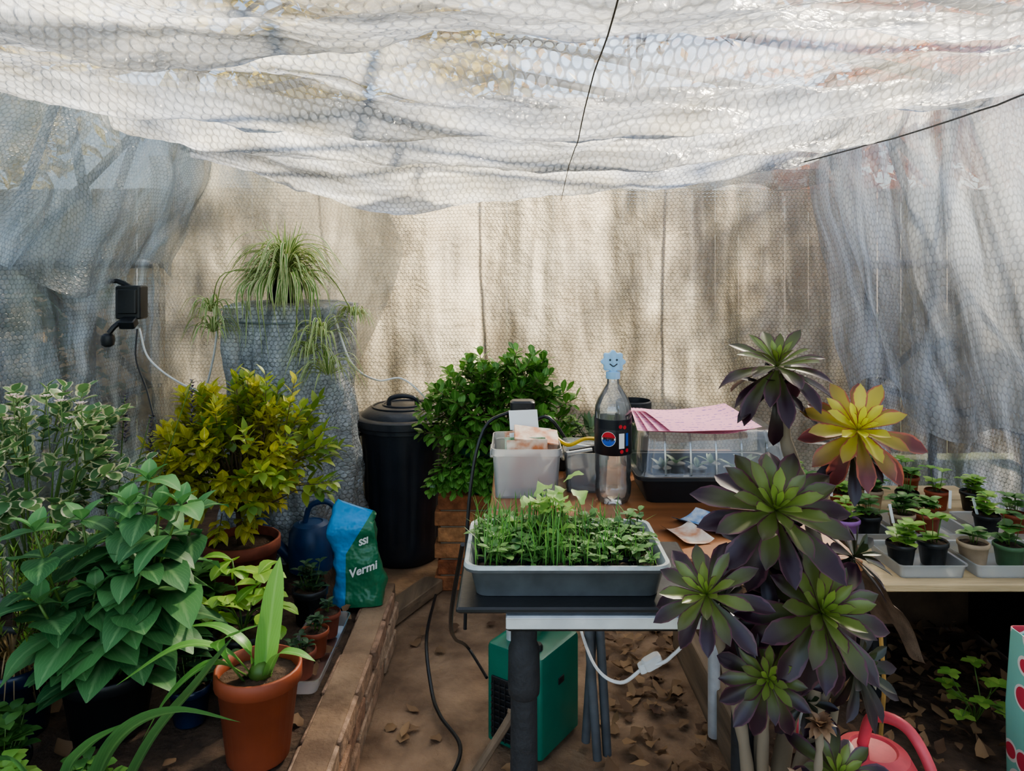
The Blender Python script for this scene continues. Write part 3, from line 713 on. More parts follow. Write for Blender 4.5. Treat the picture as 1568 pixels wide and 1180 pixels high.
tube(mb,cat([(0,2.1,TZ+.15),(-.08,2.08,TZ+.1),(-.12,2.06,TZ-.1),(-.13,2.05,.4)],5),.005,6)
mb.build('heater_controller',[M_black])
mb=MB()
def f(u,v):
    x=.67+.2*u; y=1.55+.5*v
    return V((x+.02*nz(u*4,v*5),y+.03*nz(u*3,v*4,8),.85-.28*u**1.4+.03*nz(u*6,v*6,4)))
sheet(mb,f,24,40,.3,.5)
mb.build('sacking_cloth',[pm('sacking',hx('#8f7d6c'),.95,var=.25,scale=30,bump=.5,bscale=200)],ang=None)
# ---------------------------------------------------------------- heater
mb=MB(); th=-.61
M=Matrix.Translation(V((.065,2.215,0)))@Matrix.Rotation(th,4,'Z')
mb.M=M
w,d,h=.19,.215,.3
loft(mb,[rr(w-.01,d-.01,.01,.012),rr(w,d,.012,.018),rr(w,d,.012,h-.012),rr(w-.006,d-.006,.012,h-.003),rr(w-.02,d-.02,.01,h)],0)
rbox(mb,(0,-d/2-.003,.12),(w-.04,.006,.18),1,.004,.002)
for k in range(9): rbox(mb,(0,-d/2-.009,.045+k*.018),(w-.045,.006,.005),1,.002,.001)
for k in range(7): rbox(mb,(-.06+k*.02,-d/2-.013,.118),(.003,.003,.17),1,.001,.0008)
for s in (-1,1):
    for q in (-1,1): lathe(mb,[(.012,0),(.014,.016)],(s*.07,q*.08,0),12,1)
tube(mb,cat([(0,-.07,h),(0,-.06,h+.03),(0,0,h+.04),(0,.06,h+.03),(0,.07,h)],5),.011,8,1)
lathe(mb,[(.018,0),(.018,.01),(.014,.016)],(.05,-.06,h),18,1)
rbox(mb,(w/2+.001,0,.2),(.003,.03,.02),1,.002,.001)
tube(mb,cat([(-.09,.02,.06),(-.14,.05,.02),(-.2,.1,.012)],5),.005,6,1)
mb.M=None
mb.build('greenhouse_heater',[pm('green_enamel',hx('#14705a'),.35,var=.06),M_black])
mb=MB()
tube(mb,cat([(-.07,1.5,.83),(-.08,1.6,.76),(-.06,1.8,.62),(.02,1.85,.57),(.1,1.9,.6),(.15,2.0,.7)],8),.0045,6)
tube(mb,cat([(.16,2.4,.5),(.19,2.2,.38),(.22,1.98,.34),(.28,1.92,.325),(.34,1.9,.375),(.4,1.88,.41),(.46,1.9,.5),(.5,2.0,.8)],8),.0045,6)
rbox(mb,(.36,1.9,.39),(.05,.03,.03),0,.008,.004,rot=.2,ry=-.4)
rbox(mb,(.335,1.9,.375),(.02,.026,.024),0,.006,.003,ry=-.4)
mb.build('extension_cable',[M_white])
mb=MB(); tube(mb,cat([(-.2,1.75,.03),(-.02,2.0,.16),(.0,2.03,.19)],5),.012,8)
mb.build('wooden_stick',[M_wood])
# ---------------------------------------------------------------- vermiculite bag
mb=MB(); L=[]
mbx,mby=-.545,2.66
for i in range(33):
    t=i/32; z=.205+.36*t
    w=.175*(1-.05*t-.3*max(0,t-.7)/.3*.6); dd=.1*(1-.2*t)*(1-sst(.7,1,t)*.8)+.006
    row=[]
    for k,p in enumerate(rr(w,dd,min(.04,dd*.45),0,0,0,8)):
        cr=.016*nz(p.x*16,p.y*14+3,z*11)*(1+t)+.006*nz(p.x*45,p.y*30,z*30)
        zz=z+(-.05*sst(.75,1,t)*(p.x/w+.5)**1+.015*math.sin(p.x*50)*sst(.8,1,t))
        row.append(V((mbx+p.x*(1)-.02*t+cr,mby+p.y+cr,zz)))
    L.append(row)
loft(mb,L,0)
for k,(s,yy,sz) in enumerate((('SSI',.225,.03),('Vermi',.125,.042))):
    addtext(mb,s,sz,lambda x,y,yy=yy:V((mbx+.024+x*.95,mby-.068+.012*((yy+y)/.36),.205+yy+y+.35*x)),1,.0012)
m,nt=newmat('bag_print')
tc=N(nt,'ShaderNodeTexCoord'); sp=N(nt,'ShaderNodeSeparateXYZ',{0:tc.outputs['Object']})
cv=N(nt,'ShaderNodeMath',{0:sp.outputs[0],1:1.6,2:.24},operation='MULTIPLY_ADD')
g1=N(nt,'ShaderNodeMath',{0:sp.outputs[2],1:cv.outputs[0]},operation='LESS_THAN')
g2=N(nt,'ShaderNodeMath',{0:sp.outputs[0],1:-.035},operation='GREATER_THAN')
g=N(nt,'ShaderNodeMath',{0:g1.outputs[0],1:g2.outputs[0]},operation='MULTIPLY')
c_=mixc(nt,g.outputs[0],hx('#2f8fc8'),hx('#2a7450'))
nn=N(nt,'ShaderNodeTexNoise',{'Vector':tc.outputs['Object'],'Scale':22.})
bp=N(nt,'ShaderNodeBump',{'Strength':.6,'Distance':.02,'Height':nn.outputs[0]})
b_=N(nt,'ShaderNodeBsdfPrincipled',{'Base Color':c_,'Roughness':.3,'Normal':bp.outputs[0]}); out(nt,b_.outputs[0])
mb.build('vermiculite_bag',[m,M_white])
def wcan(name,c,s,mat,flip=-1,rot=0):
    mb=MB(); mb.M=Matrix.Translation(V(c))@Matrix.Rotation(rot,4,'Z')@Matrix.Scale(s,4)
    lathe(mb,[(.085,0),(.1,.01),(.105,.1),(.1,.18),(.08,.215),(.055,.225),(.05,.22)],(0,0,0),32,0)
    tube(mb,cat([(flip*.09,0,.05),(flip*.16,0,.12),(flip*.23,0,.22),(flip*.26,0,.27)],5),[.028,.014],12)
    lathe(mb,[(.014,0),(.035,.03),(.036,.036)],(flip*.265,0,.27),20,0)
    tube(mb,cat([(flip*.03,0,.215),(0,0,.3),(-flip*.09,0,.31),(-flip*.15,0,.2),(-flip*.1,0,.07)],7),.013,10)
    mb.M=None
    return mb.build(name,[mat])
wcan('watering_can',(-.8,2.95,.2),.85,pm('navy_plastic',hx('#22416a'),.4),-1)
wcan('watering_can',(.83,1.7,.085),.95,pm('red_plastic',hx('#d0525a'),.45),-1,-1.0)
# ---------------------------------------------------------------- yellow-green shrub
M_ygl=leafmat('golden_leaf',hx('#9aa63c'),hx('#dcd052'),vein=hx('#e4e088'),transl=.4)
M_dgl=leafmat('olive_leaf',hx('#6a8e40'),hx('#b0bc50'),transl=.35)
mb=MB(); cx,cy=-1.0,2.72
pot(mb,cx+.01,cy,.19,.135,.1,.22,2,3)
tube(mb,cat([(cx,cy,.38),(cx-.005,cy,.5),(cx-.02,cy,.62)],4),[.012,.008],8,1)
bush(mb,(cx-.05,cy,.69),(.23,.2,.22),150,.058,.034,p_lan,0,1,base=(cx,cy,.5),n=11,sl=.5,inner=.62,upb=.5,zmin=-.85)
bush(mb,(cx+.08,cy,.7),(.2,.2,.21),60,.065,.034,p_lan,4,1,base=(cx,cy,.5),n=10,sl=.55,inner=.65,upb=.6,zmin=-.6)
for i in range(16):
    shoot(mb,(cx+R.uniform(-.15,.18),cy-.05,.8),(R.uniform(-.2,.2),0,1),R.uniform(.1,.23),11,.055,.026,p_lan,R.choice((0,4)),1)
mb.build('potted_golden_shrub',[M_ygl,M_stem,M_terra2,M_soil,M_dgl],ang=None)
# ---------------------------------------------------------------- large leafy plant
M_big=leafmat('broad_leaf',hx('#32643a'),hx('#5e9456'),vein=hx('#82a870'),rough=.5,transl=.25)
mb=MB(); cx,cy=-1.01,1.95
pot(mb,cx-.05,cy,.19,.12,.09,.17,2,3)
for i in range(17):
    a=R.uniform(0,6.28); rr_=R.uniform(.02,.2); hh=R.uniform(.15,.54)
    tip=V((cx+.02+rr_*math.cos(a)*1.1,cy-.05+rr_*math.sin(a)*.9,.36+hh*(1-.5*rr_)))
    b=V((cx-.05+R.uniform(-.05,.05),cy+R.uniform(-.05,.05),.33)); mid=(b+tip)/2+V((math.cos(a),math.sin(a),0))*.03
    P=cat([b,mid,tip],3); tube(mb,P,[.005,.003],6,1)
    for k in range(2,len(P)):
        for s in (0,pi):
            az=k*pi/2+s+a+R.uniform(-.4,.4); k2=.8+.3*math.sin(k*.6)
            leaf(mb,P[k],(math.cos(az),math.sin(az),R.uniform(-.1,.3)),.17*k2*R.uniform(.65,1.1),.11*k2*R.uniform(.75,1.1),p_ov,R.uniform(.5,1.3),.15,8,0,wav=.08)
    for q in range(3):
        az=q*2.1+a; leaf(mb,tip,(math.cos(az)*.6,math.sin(az)*.6,.8),.07,.04,p_ov,.6,.3,5,0,rnd=1.0)
for i in range(30):
    a=R.uniform(0,6.28);leaf(mb,(cx+.1*math.cos(a),cy+.1*math.sin(a)-.02,.36+R.uniform(0,.12)),(math.cos(a),math.sin(a),.3),.12,.08,p_ov,1,.2,6,0)
mb.build('potted_leafy_plant',[M_big,M_gstem,M_black,M_soil],ang=None)
mb=MB()
pot(mb,-1.33,2.47,.19,.09,.07,.14,2,3)
for (x,y,zt) in ((-1.28,2.45,.98),(-1.22,2.5,.9),(-1.33,2.4,.88),(-1.08,2.5,1.02),(-1.36,2.5,.82)):
    P=cat([(-1.33,2.45,.3),((x-1.33)/2,2.45,.6),(x,y,zt)],6); tube(mb,P,[.003,.0015],5,1)
    for k in range(40):
        t=k/40; z=zt-.16*t; a=k*2.4
        leaf(mb,(x,y,z),(math.cos(a),math.sin(a),.6),.016+.014*t,.01,p_ov,.3,.3,3,0)
    for k in range(12):
        a=k*2.4;q=P[2+k//2]; leaf(mb,q,(math.cos(a),math.sin(a),.3),.07,.03,p_ov,.6,.2,5,4)
mb.build('potted_salvia',[leafmat('salvia_spike',hx('#2a2233'),hx('#4a4458')),M_gstem,M_black,M_soil,M_big],ang=None)
M_var=leafmat('variegated_leaf',hx('#557e50'),hx('#72965f'),margin=hx('#d8d4b0'),mw=.72,transl=.3)
mb=MB(); cx,cy=-1.45,2.25
pot(mb,cx,cy,.19,.11,.08,.17,2,3)
bush(mb,(cx,cy,.74),(.22,.2,.25),80,.052,.05,p_round,0,1,base=(cx,cy,.34),n=7,sl=.5,inner=.62,upb=.4,zmin=-.9)
for i in range(12):
    x=cx+R.uniform(-.2,.2); zz=.95+R.uniform(0,.09)
    tube(mb,[(x,cy-.08,.83),(x,cy-.1,zz)],.0015,4,1)
    for k in range(8):
        a=k*2.4; leaf(mb,(x+.008*math.cos(a),cy-.1+.008*math.sin(a),zz),(math.cos(a),math.sin(a),.5),.013,.01,p_round,.2,.2,3,4)
mb.build('potted_variegated_geranium',[M_var,M_gstem,M_black,M_soil,leafmat('pale_flower',hx('#d8b8b8'),hx('#e8dcd0'))],ang=None)
mb=MB(); cx,cy=-1.3,1.93
pot(mb,cx,cy,.19,.105,.08,.19,2,3)
for i in range(70):
    a=R.uniform(0,6.28);e=R.uniform(.4,1.4);l=R.uniform(.2,.38)
    d=V((math.cos(a)*math.cos(e),math.sin(a)*math.cos(e),math.sin(e)))
    shoot(mb,V((cx,cy,.38))+d*R.uniform(.02,.2),d,l*.6,30,.03,.006,p_lan,0,1,ang=.8,bend=.3)
for i in range(60):
    a=R.uniform(0,6.28);l=R.uniform(.08,.16)
    ribbon(mb,[(cx,cy,.35),(cx+l*.5*math.cos(a),cy+l*.5*math.sin(a),.42),(cx+l*math.cos(a),cy+l*math.sin(a),.3)],.004,4,R.random())
mb.build('potted_conifer',[leafmat('feathery_leaf',hx('#4f7a34'),hx('#8ba848')),M_stem,M_navy,M_soil,leafmat('straw',hx('#8a7046'),hx('#b09462'))],ang=None)
mb=MB(); cx,cy=-.8,2.2
pot(mb,cx,cy,.19,.085,.065,.14,2,3)
for i in range(6):
    a=i*1.1; tip=V((cx+.09*math.cos(a),cy+.07*math.sin(a),.4+.055*(i%3)))
    tube(mb,cat([(cx,cy,.31),(cx+.03*math.cos(a),cy+.03*math.sin(a),.38),tip],4),.003,5,1)
    for k in range(7):
        b=k*.9+a+R.uniform(-.3,.3); leaf(mb,tip-V((0,0,.03*(k//3))),(math.cos(b),math.sin(b),R.uniform(-.2,.6)),.085*R.uniform(.7,1.1),.05,p_ob,.8,.2,6,0)
mb.build('potted_lime_seedling',[leafmat('lime_leaf',hx('#6ea03c'),hx('#a8cc54'),vein=hx('#bedc80')),M_gstem,M_black,M_soil],ang=None)
def smallpot(name,x,y,r,h,pm_,lm,n=14,L=.04,W=.022,hz=.08,prof=p_ov,z=.19):
    mb=MB(); pot(mb,x,y,z,r,r*.75,h,2,3)
    for i in range(n):
        a=R.uniform(0,6.28);q=R.uniform(0,r*.8);zz=z+h*.86+R.uniform(.01,hz)
        c=V((x+q*math.cos(a),y+q*math.sin(a),zz)); tube(mb,[(x+q*.4*math.cos(a),y+q*.4*math.sin(a),z+h*.84),c],.0013,4,1)
        for k in range(3):
            b=a+k*2.1; leaf(mb,c,(math.cos(b),math.sin(b),.5),L*R.uniform(.7,1.2),W,prof,.7,.2,5,0)
    return mb.build(name,[lm,M_gstem,pm_,M_soil],ang=None)
M_mid=leafmat('mid_leaf',hx('#3f6c34'),hx('#6d9a4c')); M_dk=leafmat('dark_leaf',hx('#2e4a34'),hx('#4e6e4a')); M_lm=leafmat('young_leaf',hx('#6fa244'),hx('#a5c862'))
smallpot('potted_herb',-.69,2.53,.06,.12,M_black,M_dk,30,.03,.018,.1)
smallpot('potted_herb',-.62,2.17,.046,.08,M_terra2,M_dk,8,.03,.016,.05,z=.205)
smallpot('potted_herb',-.61,2.29,.044,.08,M_terra,M_dk,8,.03,.016,.05,z=.205)
smallpot('potted_herb',-.6,2.41,.042,.08,M_terra2,M_dk,5,.03,.014,.04,z=.205)
mb=MB()
loft(mb,[rr(.11,.4,.02,.197,-.61,2.29),rr(.13,.42,.02,.24,-.61,2.29),rr(.136,.426,.02,.24,-.61,2.29)],0,True,False)
mb.build('clear_drip_tray',[M_frost])
smallpot('potted_violet',-.86,1.98,.055,.1,M_navy,M_dk,34,.035,.026,.11)
smallpot('potted_violet',-1.17,1.7,.06,.09,M_black,M_mid,34,.04,.03,.11)
smallpot('potted_violet',-.97,2.33,.07,.12,M_black,M_mid,40,.06,.034,.16)
smallpot('potted_violet',-.74,2.02,.05,.08,M_black,M_dk,24,.035,.024,.08)
smallpot('potted_lettuce',-1.08,1.56,.06,.08,M_black,M_lm,26,.05,.034,.08,p_spoon)
smallpot('potted_lettuce',-.93,1.62,.055,.06,M_black,M_mid,24,.045,.03,.06,p_spoon)
M_strap=leafmat('strap_leaf',hx('#5f9a48'),hx('#86ba5e'),vein=hx('#9cca78'),rough=.35,transl=.3)
M_strapd=leafmat('strap_leaf_dark',hx('#3c6e3c'),hx('#5a8c50'),vein=hx('#7ca86a'),rough=.35,transl=.25)
mb=MB(); cx,cy=-.63,1.84
pot(mb,cx,cy,.19,.105,.075,.225,2,3,rim=.17)
z=.38
ribbon(mb,[(-.62,1.84,z),(-.6,1.83,.5),(-.585,1.82,.6),(-.57,1.82,.69)],.055,0,.9,p_strap,.35,side=(1,.2,0))
ribbon(mb,[(-.63,1.85,z),(-.615,1.86,.5),(-.6,1.87,.58),(-.6,1.87,.64)],.045,0,.7,p_strap,.3,side=(1,-.3,0))
ribbon(mb,[(-.61,1.83,z),(-.57,1.8,.46),(-.52,1.78,.475),(-.47,1.77,.46)],.034,0,.5,p_strap,.2)
ribbon(mb,[(-.64,1.84,z),(-.7,1.8,.47),(-.79,1.76,.5),(-.92,1.72,.43)],.038,0,.4,p_strap,.2)
ribbon(mb,[(-.65,1.84,z),(-.72,1.78,.45),(-.8,1.74,.4),(-.86,1.72,.3)],.036,0,.2,p_strap,.2)
ribbon(mb,[(-.64,1.85,z),(-.66,1.84,.46),(-.74,1.86,.5),(-.84,1.9,.48)],.036,0,.3,p_strap,.2)
ribbon(mb,[(-.66,1.82,z),(-.7,1.76,.5),(-.64,1.72,.55),(-.58,1.7,.58)],.034,0,.1,p_strap,.2)
lathe(mb,[(.02,0),(.03,.02),(.022,.04),(.012,.05)],(-.625,1.84,.375),16,1)
mb.build('potted_amaryllis',[M_strap,M_gstem,M_terra,M_soil],ang=None)
mb=MB(); 
for P,w in (([(-.86,1.5,.2),(-.84,1.5,.36),(-.78,1.5,.46),(-.68,1.5,.5),(-.55,1.5,.48)],.06),([(-.87,1.5,.2),(-.9,1.5,.36),(-.86,1.5,.43),(-.78,1.5,.48)],.045),([(-.85,1.5,.2),(-.76,1.55,.4),(-.68,1.6,.5),(-.62,1.65,.58)],.05),([(-.87,1.5,.2),(-.98,1.52,.35),(-1.05,1.52,.4),(-1.15,1.52,.33)],.045)):
    ribbon(mb,P,w,0,R.random(),p_strap,.25,side=(.1,-.9,.9))
lathe(mb,[(.02,0),(.032,.02),(.02,.05)],(-.86,1.5,.185),14,1)
mb.build('strap_leaf_lily',[M_strapd,M_gstem],ang=None)
# ---------------------------------------------------------------- aeonium
M_aeo=leafmat('aeonium_leaf',hx('#93ac4c'),hx('#301826'),margin=hx('#56303c'),mw=.84,rough=.34,transl=.15)
M_aeoy=leafmat('aeonium_bright_leaf',hx('#e6e450'),hx('#6a3638'),margin=hx('#a05a48'),mw=.84,rough=.38,transl=.3)
M_aeod=leafmat('aeonium_dark_leaf',hx('#4c6038'),hx('#28151f'),rough=.34,transl=.1)
mb=MB()
def rosette(c,nrm,Rr,n,mat,open_=1.,droop=.3,wid=.42,gam=1.):
    c=V(c); nrm=V(nrm).normalized(); u=nrm.orthogonal().normalized(); w=nrm.cross(u)
    for i in range(n):
        t=(i+.5)/n; a=i*2.39996+R.uniform(-.12,.12)
        el=1.3*(1-t)**.9-.28*t*open_+R.uniform(-.12,.12)*t
        el=el if el>-1.0 else -1.0
        d=(u*math.cos(a)+w*math.sin(a))*math.cos(el)+nrm*math.sin(el)
        L=Rr*(.26+.74*min(1,t*1.35)**.8)*R.uniform(.88,1.12)
        s=nrm.cross(d).normalized()
        z0=c+nrm*(.1*(1-t)*Rr)
        leaf_o(z0,d,s,L,L*wid,droop*t*R.uniform(.3,1.5),mat,min(1,max(0,t**gam+R.uniform(-.08,.08))))
def leaf_o(p,d,s,L,W,bend,mat,rnd):
    up=d.cross(s)
    n=8; cur=V(p); vs=[];uv=[];fs=[];rn=[]; a=bend/n
    for i in range(n+1):
        t=i/n; w=W*.5*p_spoon(t)
        for q,k in ((-1,0),(-.5,.25),(0,.5),(.5,.75),(1,1)):
            vs.append(cur+s*w*q+up*(.3*w*abs(q)**1.5)); uv.append((k,t)); rn.append(min(1,rnd*.6+rnd*t*.8))
        if i<n:
            for j in range(4):
                k=5*i+j; fs.append((k,k+1,k+6,k+5))
        cur=cur+d*(L/n)
        d,up=(d*math.cos(a)-up*math.sin(a)),(up*math.cos(a)+d*math.sin(a))
    mb.add(vs,fs,uv,mat,rn)
ros=[((.43,1.2,1.235),(-.1,-.35,1),.105,36,0,2.2,.9,.28,.5),
     ((.545,1.17,1.14),(-.15,-.75,.7),.1,36,1,1.6,.6,.3,1.0),
     ((.4,1.13,1.025),(-.05,-.7,.8),.125,40,0,1.9,.6,.3,.6),
     ((.285,1.08,.92),(-.3,-.6,.8),.09,32,0,1.7,.6,.28,.65),
     ((.455,1.1,.885),(.1,-.75,.65),.12,44,0,1.9,.7,.29,.55),
     ((.38,1.1,.79),(-.2,-.85,.5),.08,30,0,1.7,.6,.29,.6),
     ((.53,1.15,.78),(.5,-.7,.5),.085,30,2,1.8,.7,.28,.4),
     ((.49,1.12,.63),(.1,-.6,.8),.085,28,0,1.8,.6,.3,.6),
     ((.33,1.16,.87),(-.5,-.3,.8),.08,26,2,2.2,.8,.28,.4),
     ((.42,1.17,.98),(.2,-.5,.5),.09,22,2,3.0,1.,.27,.3),
     ((.39,1.16,.95),(-.3,-.5,.5),.09,20,2,3.0,1.,.27,.3),
     ((.55,1.2,.93),(.6,-.2,.6),.085,26,2,2.2,.8,.28,.4),
     ((.43,1.16,.84),(0,-.8,.3),.09,22,2,2.6,.9,.27,.3),
     ((.43,1.21,1.2),(0,-.2,1),.09,14,2,4.2,.9,.25,.2),
     ((.55,1.2,1.1),(0,-.3,1),.085,14,2,3.6,.9,.25,.2),
     ((.46,1.16,.72),(0,-.6,.5),.07,18,2,2.6,.9,.28,.3)]
for c,nm,r_,n,mt,op,dr,wd,gm in ros:
    rosette(c,nm,r_,n,mt,op,dr,wd,gm)
def stem(P,r0,r1):
    Q=cat(P,7); tube(mb,Q,[r0+(r1-r0)*i/(len(Q)-1)+.0012*math.sin(i*2.2) for i in range(len(Q))],10,3,.5)
stem([(.44,1.3,.3),(.46,1.25,.6),(.5,1.22,.85),(.49,1.22,1.0),(.45,1.22,1.12),(.43,1.2,1.24)],.016,.009)
stem([(.49,1.22,1.0),(.52,1.21,1.05),(.545,1.18,1.14)],.011,.009)
stem([(.43,1.3,.3),(.41,1.22,.6),(.4,1.18,.85),(.4,1.14,1.03)],.014,.009)
stem([(.45,1.3,.3),(.47,1.2,.6),(.47,1.15,.75),(.455,1.11,.89)],.014,.009)
stem([(.42,1.3,.3),(.38,1.2,.6),(.33,1.16,.8),(.285,1.09,.92)],.012,.007)
stem([(.43,1.3,.3),(.4,1.18,.65),(.38,1.11,.79)],.011,.007)
stem([(.46,1.3,.3),(.5,1.2,.6),(.52,1.16,.78)],.011,.007)
stem([(.46,1.3,.3),(.5,1.2,.5),(.49,1.13,.63)],.01,.007)
stem([(.47,1.15,.7),(.56,1.2,.84),(.55,1.2,.93)],.008,.006)
for c in ((.45,1.08,.73),(.42,1.09,.64)):
    for k in range(26):
        a=k*2.4; e=1.2-k*.06; leaf(mb,c,(math.cos(a)*math.cos(e),math.sin(a)*math.cos(e),math.sin(e)),.024,.014,p_ov,.8,.4,3,4)
    stem([(.45,1.2,.4),(c[0],c[1]+.02,c[2]-.1),c],.007,.005)
pot(mb,.44,1.3,.0,.16,.12,.33,5,6)
mb.build('potted_aeonium',[M_aeo,M_aeoy,M_aeod,leafmat('aeonium_stem',hx('#7a6c5a'),hx('#8e8270'),transl=0,rough=.85),leafmat('dried_leaf',hx('#8a6a52'),hx('#b89878')),M_black,M_soil],ang=None)
# ---------------------------------------------------------------- right bench
mb=MB()
for k in range(5): rbox(mb,(1.4,2.16+k*.19,.505),(.8,.182,.022),0,.003,.003,rnd=.5)
for x,y in ((1.74,2.12),(1.06,2.95),(1.74,2.95)): rbox(mb,(x,y,.25),(.04,.04,.49),0,.003,.003)
mb.build('slatted_bench',[pm('pale_wood',hx('#b9a27c'),.8,var=.25,scale=14,bump=.4,stretch=(.12,1,1))])
# open-fronted black crate that carries the bench
M_brd=pm('stained_board',hx('#5a4632'),.6,var=.35,scale=9,bump=.3)
mb=MB()
rbox(mb,(1.4,2.72,.285),(.56,.02,.4),1,.003,.003)
for x in (1.12,1.68): rbox(mb,(x,2.5,.285),(.02,.46,.4),0,.003,.003)
rbox(mb,(1.4,2.27,.465),(.58,.03,.05),0,.004,.003)
for x in (1.12,1.68): rbox(mb,(x,2.27,.285),(.045,.03,.4),0,.004,.003)
rbox(mb,(1.4,2.5,.48),(.58,.48,.02),0,.004,.003)
mb.build('open_crate',[M_black,M_brd])
mb=MB()
tube(mb,cat([(1.03,2.06,.52),(1.02,2.05,.4),(1.03,2.05,.25),(1.02,2.05,.1)],4),.006,6)
mb.build('bamboo_cane',[pm('cane',hx('#b08a4c'),.6)])
BZ=.5165
def tray(cx,cy,w,d,name='clear_seed_tray'):
    mb=MB()
    loft(mb,[rr(w*.9,d*.9,.012,BZ,cx,cy),rr(w*.96,d*.96,.014,BZ+.035,cx,cy),rr(w,d,.016,BZ+.036,cx,cy),rr(w,d,.016,BZ+.04,cx,cy),rr(w*.95,d*.95,.013,BZ+.038,cx,cy),rr(w*.88,d*.88,.01,BZ+.003,cx,cy)],0)
    mb.build(name,[M_frost])
for a in ((1.2,2.2,.2,.2),(1.42,2.2,.2,.2),(1.64,2.2,.2,.2),(1.12,2.46,.2,.22),(1.36,2.46,.24,.22),(1.62,2.46,.22,.22)): tray(*a)
M_pur=pm('purple_pot',hx('#9a68a8'),.5); M_tan=pm('tan_pot',hx('#b09a80'),.6); M_gp=pm('green_plastic_pot',hx('#4a6a48'),.5)
pp=[(1.15,2.19,M_black),(1.25,2.2,M_black),(1.37,2.2,M_tan),(1.47,2.19,M_gp),(1.59,2.2,M_gp),(1.69,2.2,M_black),(1.08,2.4,M_pur),(1.17,2.44,M_black),(1.29,2.45,M_tan),(1.38,2.47,M_terra),(1.57,2.45,M_black),(1.67,2.46,M_terra),
(1.08,2.72,M_terra),(1.2,2.7,M_terra),(1.32,2.72,M_tan),(1.44,2.7,M_black),(1.56,2.72,M_terra),(1.68,2.7,M_black),(1.1,2.9,M_black),(1.25,2.9,M_terra),(1.4,2.9,M_gp),(1.55,2.9,M_terra)]
for i,(x,y,pmx) in enumerate(pp):
    zz=BZ+.004 if y<2.6 else BZ
    smallpot('potted_seedling',x,y,.04+.006*R.random(),.065+.01*R.random(),pmx,R.choice((M_mid,M_lm,M_mid,M_lm)),R.randint(5,12),.045,.03,R.uniform(.04,.1),R.choice((p_ov,p_round)),zz)
mb=MB()
for i in range(8):
    x,y=R.uniform(1.05,1.7),R.uniform(2.15,2.9); rbox(mb,(x,y,BZ+.09),(.01,.0015,.06),0,.0005,.0004,rx=R.uniform(-.2,.2),ry=R.uniform(-.2,.2))
mb.build('plant_labels',[M_white])
m,nt=newmat('patterned_bag_print')
tc=N(nt,'ShaderNodeTexCoord'); vo=N(nt,'ShaderNodeTexVoronoi',{'Vector':tc.outputs['Object'],'Scale':14.})
f1=N(nt,'ShaderNodeMath',{0:vo.outputs['Distance'],1:.36},operation='LESS_THAN'); f2=N(nt,'ShaderNodeMath',{0:vo.outputs['Distance'],1:.44},operation='LESS_THAN')
c_=mixc(nt,f2.outputs[0],hx('#8fd0c0'),hx('#f2ece4')); c_=mixc(nt,f1.outputs[0],c_,hx('#d8485a'))
b_=N(nt,'ShaderNodeBsdfPrincipled',{'Base Color':c_,'Roughness':.5}); out(nt,b_.outputs[0])
mb=MB(); q=1.4
loft(mb,[rr(.28,.14,.01,.085,q,1.8),rr(.3,.16,.012,.1,q,1.8),rr(.31,.17,.012,.3,q+.005,1.8),rr(.3,.13,.012,.5,q,1.8),rr(.295,.125,.012,.5,q,1.8),rr(.29,.14,.01,.3,q,1.8)],0,True,False)
tube(mb,cat([(q-.08,1.74,.49),(q-.06,1.74,.57),(q+.04,1.74,.57),(q+.06,1.74,.49)],5),.004,6)
mb.build('patterned_shopping_bag',[m])
mb=MB()
for i in range(10):
    a=i*.63; tube(mb,cat([(1.32,2.12,.09),(1.32+.03*math.cos(a),2.1,.16),(1.32+.08*math.cos(a),2.1+.06*math.sin(a),.15+.05*(i%3))],4),.0018,5,1)
    for k in range(4): leaf(mb,(1.32+.08*math.cos(a),2.1+.06*math.sin(a),.15+.05*(i%3)),(math.cos(a+k*1.6),math.sin(a+k*1.6),.3),.035,.028,p_round,.6,.2,4,0)
mb.build('weed_plant',[M_lm,M_gstem],ang=None)
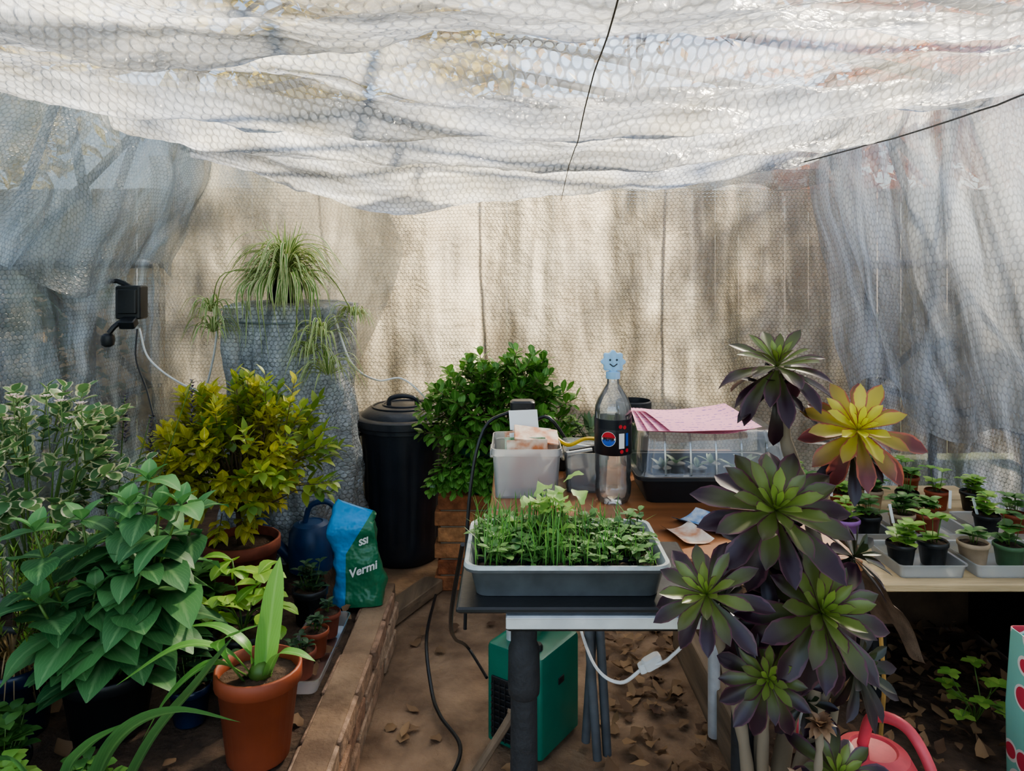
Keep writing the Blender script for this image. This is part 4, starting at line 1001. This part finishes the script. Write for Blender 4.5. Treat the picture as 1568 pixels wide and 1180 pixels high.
# ---------------------------------------------------------------- support cords
mb=MB()
zc=[]
for i in range(2,40):
    y=.1*i; x=.11+.15*(y/4); zc.append(min(ceilz(x,y+k*.03) for k in range(-9,10))-.004)
P=[]
for i in range(len(zc)):
    a=max(0,i-3);b=min(len(zc),i+4); P.append((.11+.15*(.1*(i+2)/4),.1*(i+2),sum(zc[a:b])/(b-a)-.004))
tube(mb,P,.0016,5,1)
zc=[]
for i in range(30):
    y=1.4+i*.087; zc.append(min(ceilz(1.58,y+k*.04) for k in range(-6,7))-.015)
P=[]
for i in range(30):
    y=1.4+i*.087; a=max(0,i-4);b=min(30,i+5); P.append((1.6-.1*sst(2.6,3.9,y),y,sum(zc[a:b])/(b-a)))
tube(mb,P,.0035,5)
mb.build('support_cord',[M_black,pm('grey_cord',hx('#5a5650'),.8)])
# ---------------------------------------------------------------- light, world, camera
w=bpy.data.worlds.new('World'); S.world=w; w.use_nodes=True; nt=w.node_tree; nt.nodes.clear()
sk=N(nt,'ShaderNodeTexSky',sky_type='NISHITA',sun_disc=False,sun_elevation=math.radians(35),sun_rotation=math.radians(30),air_density=1.2,dust_density=.6)
mixn=mixc(nt,.55,sk.outputs[0],(2.3,2.8,3.8,1))
bg=N(nt,'ShaderNodeBackground',{'Color':mixn,'Strength':.43}); o=N(nt,'ShaderNodeOutputWorld'); nt.links.new(bg.outputs[0],o.inputs[0])
sl=bpy.data.lights.new('sun','SUN'); sl.energy=12; sl.angle=math.radians(2.0); sl.color=(1,.87,.66)
so=bpy.data.objects.new('sun',sl); S.collection.objects.link(so)
so.rotation_euler=V((.42,.68,.62)).to_track_quat('Z','Y').to_euler()
cam=bpy.data.cameras.new('camera'); co=bpy.data.objects.new('camera',cam); S.collection.objects.link(co)
co.location=(0,0,1.4); co.rotation_euler=(pi/2,0,0)
cam.sensor_width=36; cam.lens=36*1134/1568; cam.shift_y=-(590-410)/1568; cam.clip_start=.02
S.camera=co
S.view_settings.view_transform='AgX'
try: S.view_settings.look='AgX - Medium High Contrast'
except Exception: pass
S.view_settings.exposure=.3
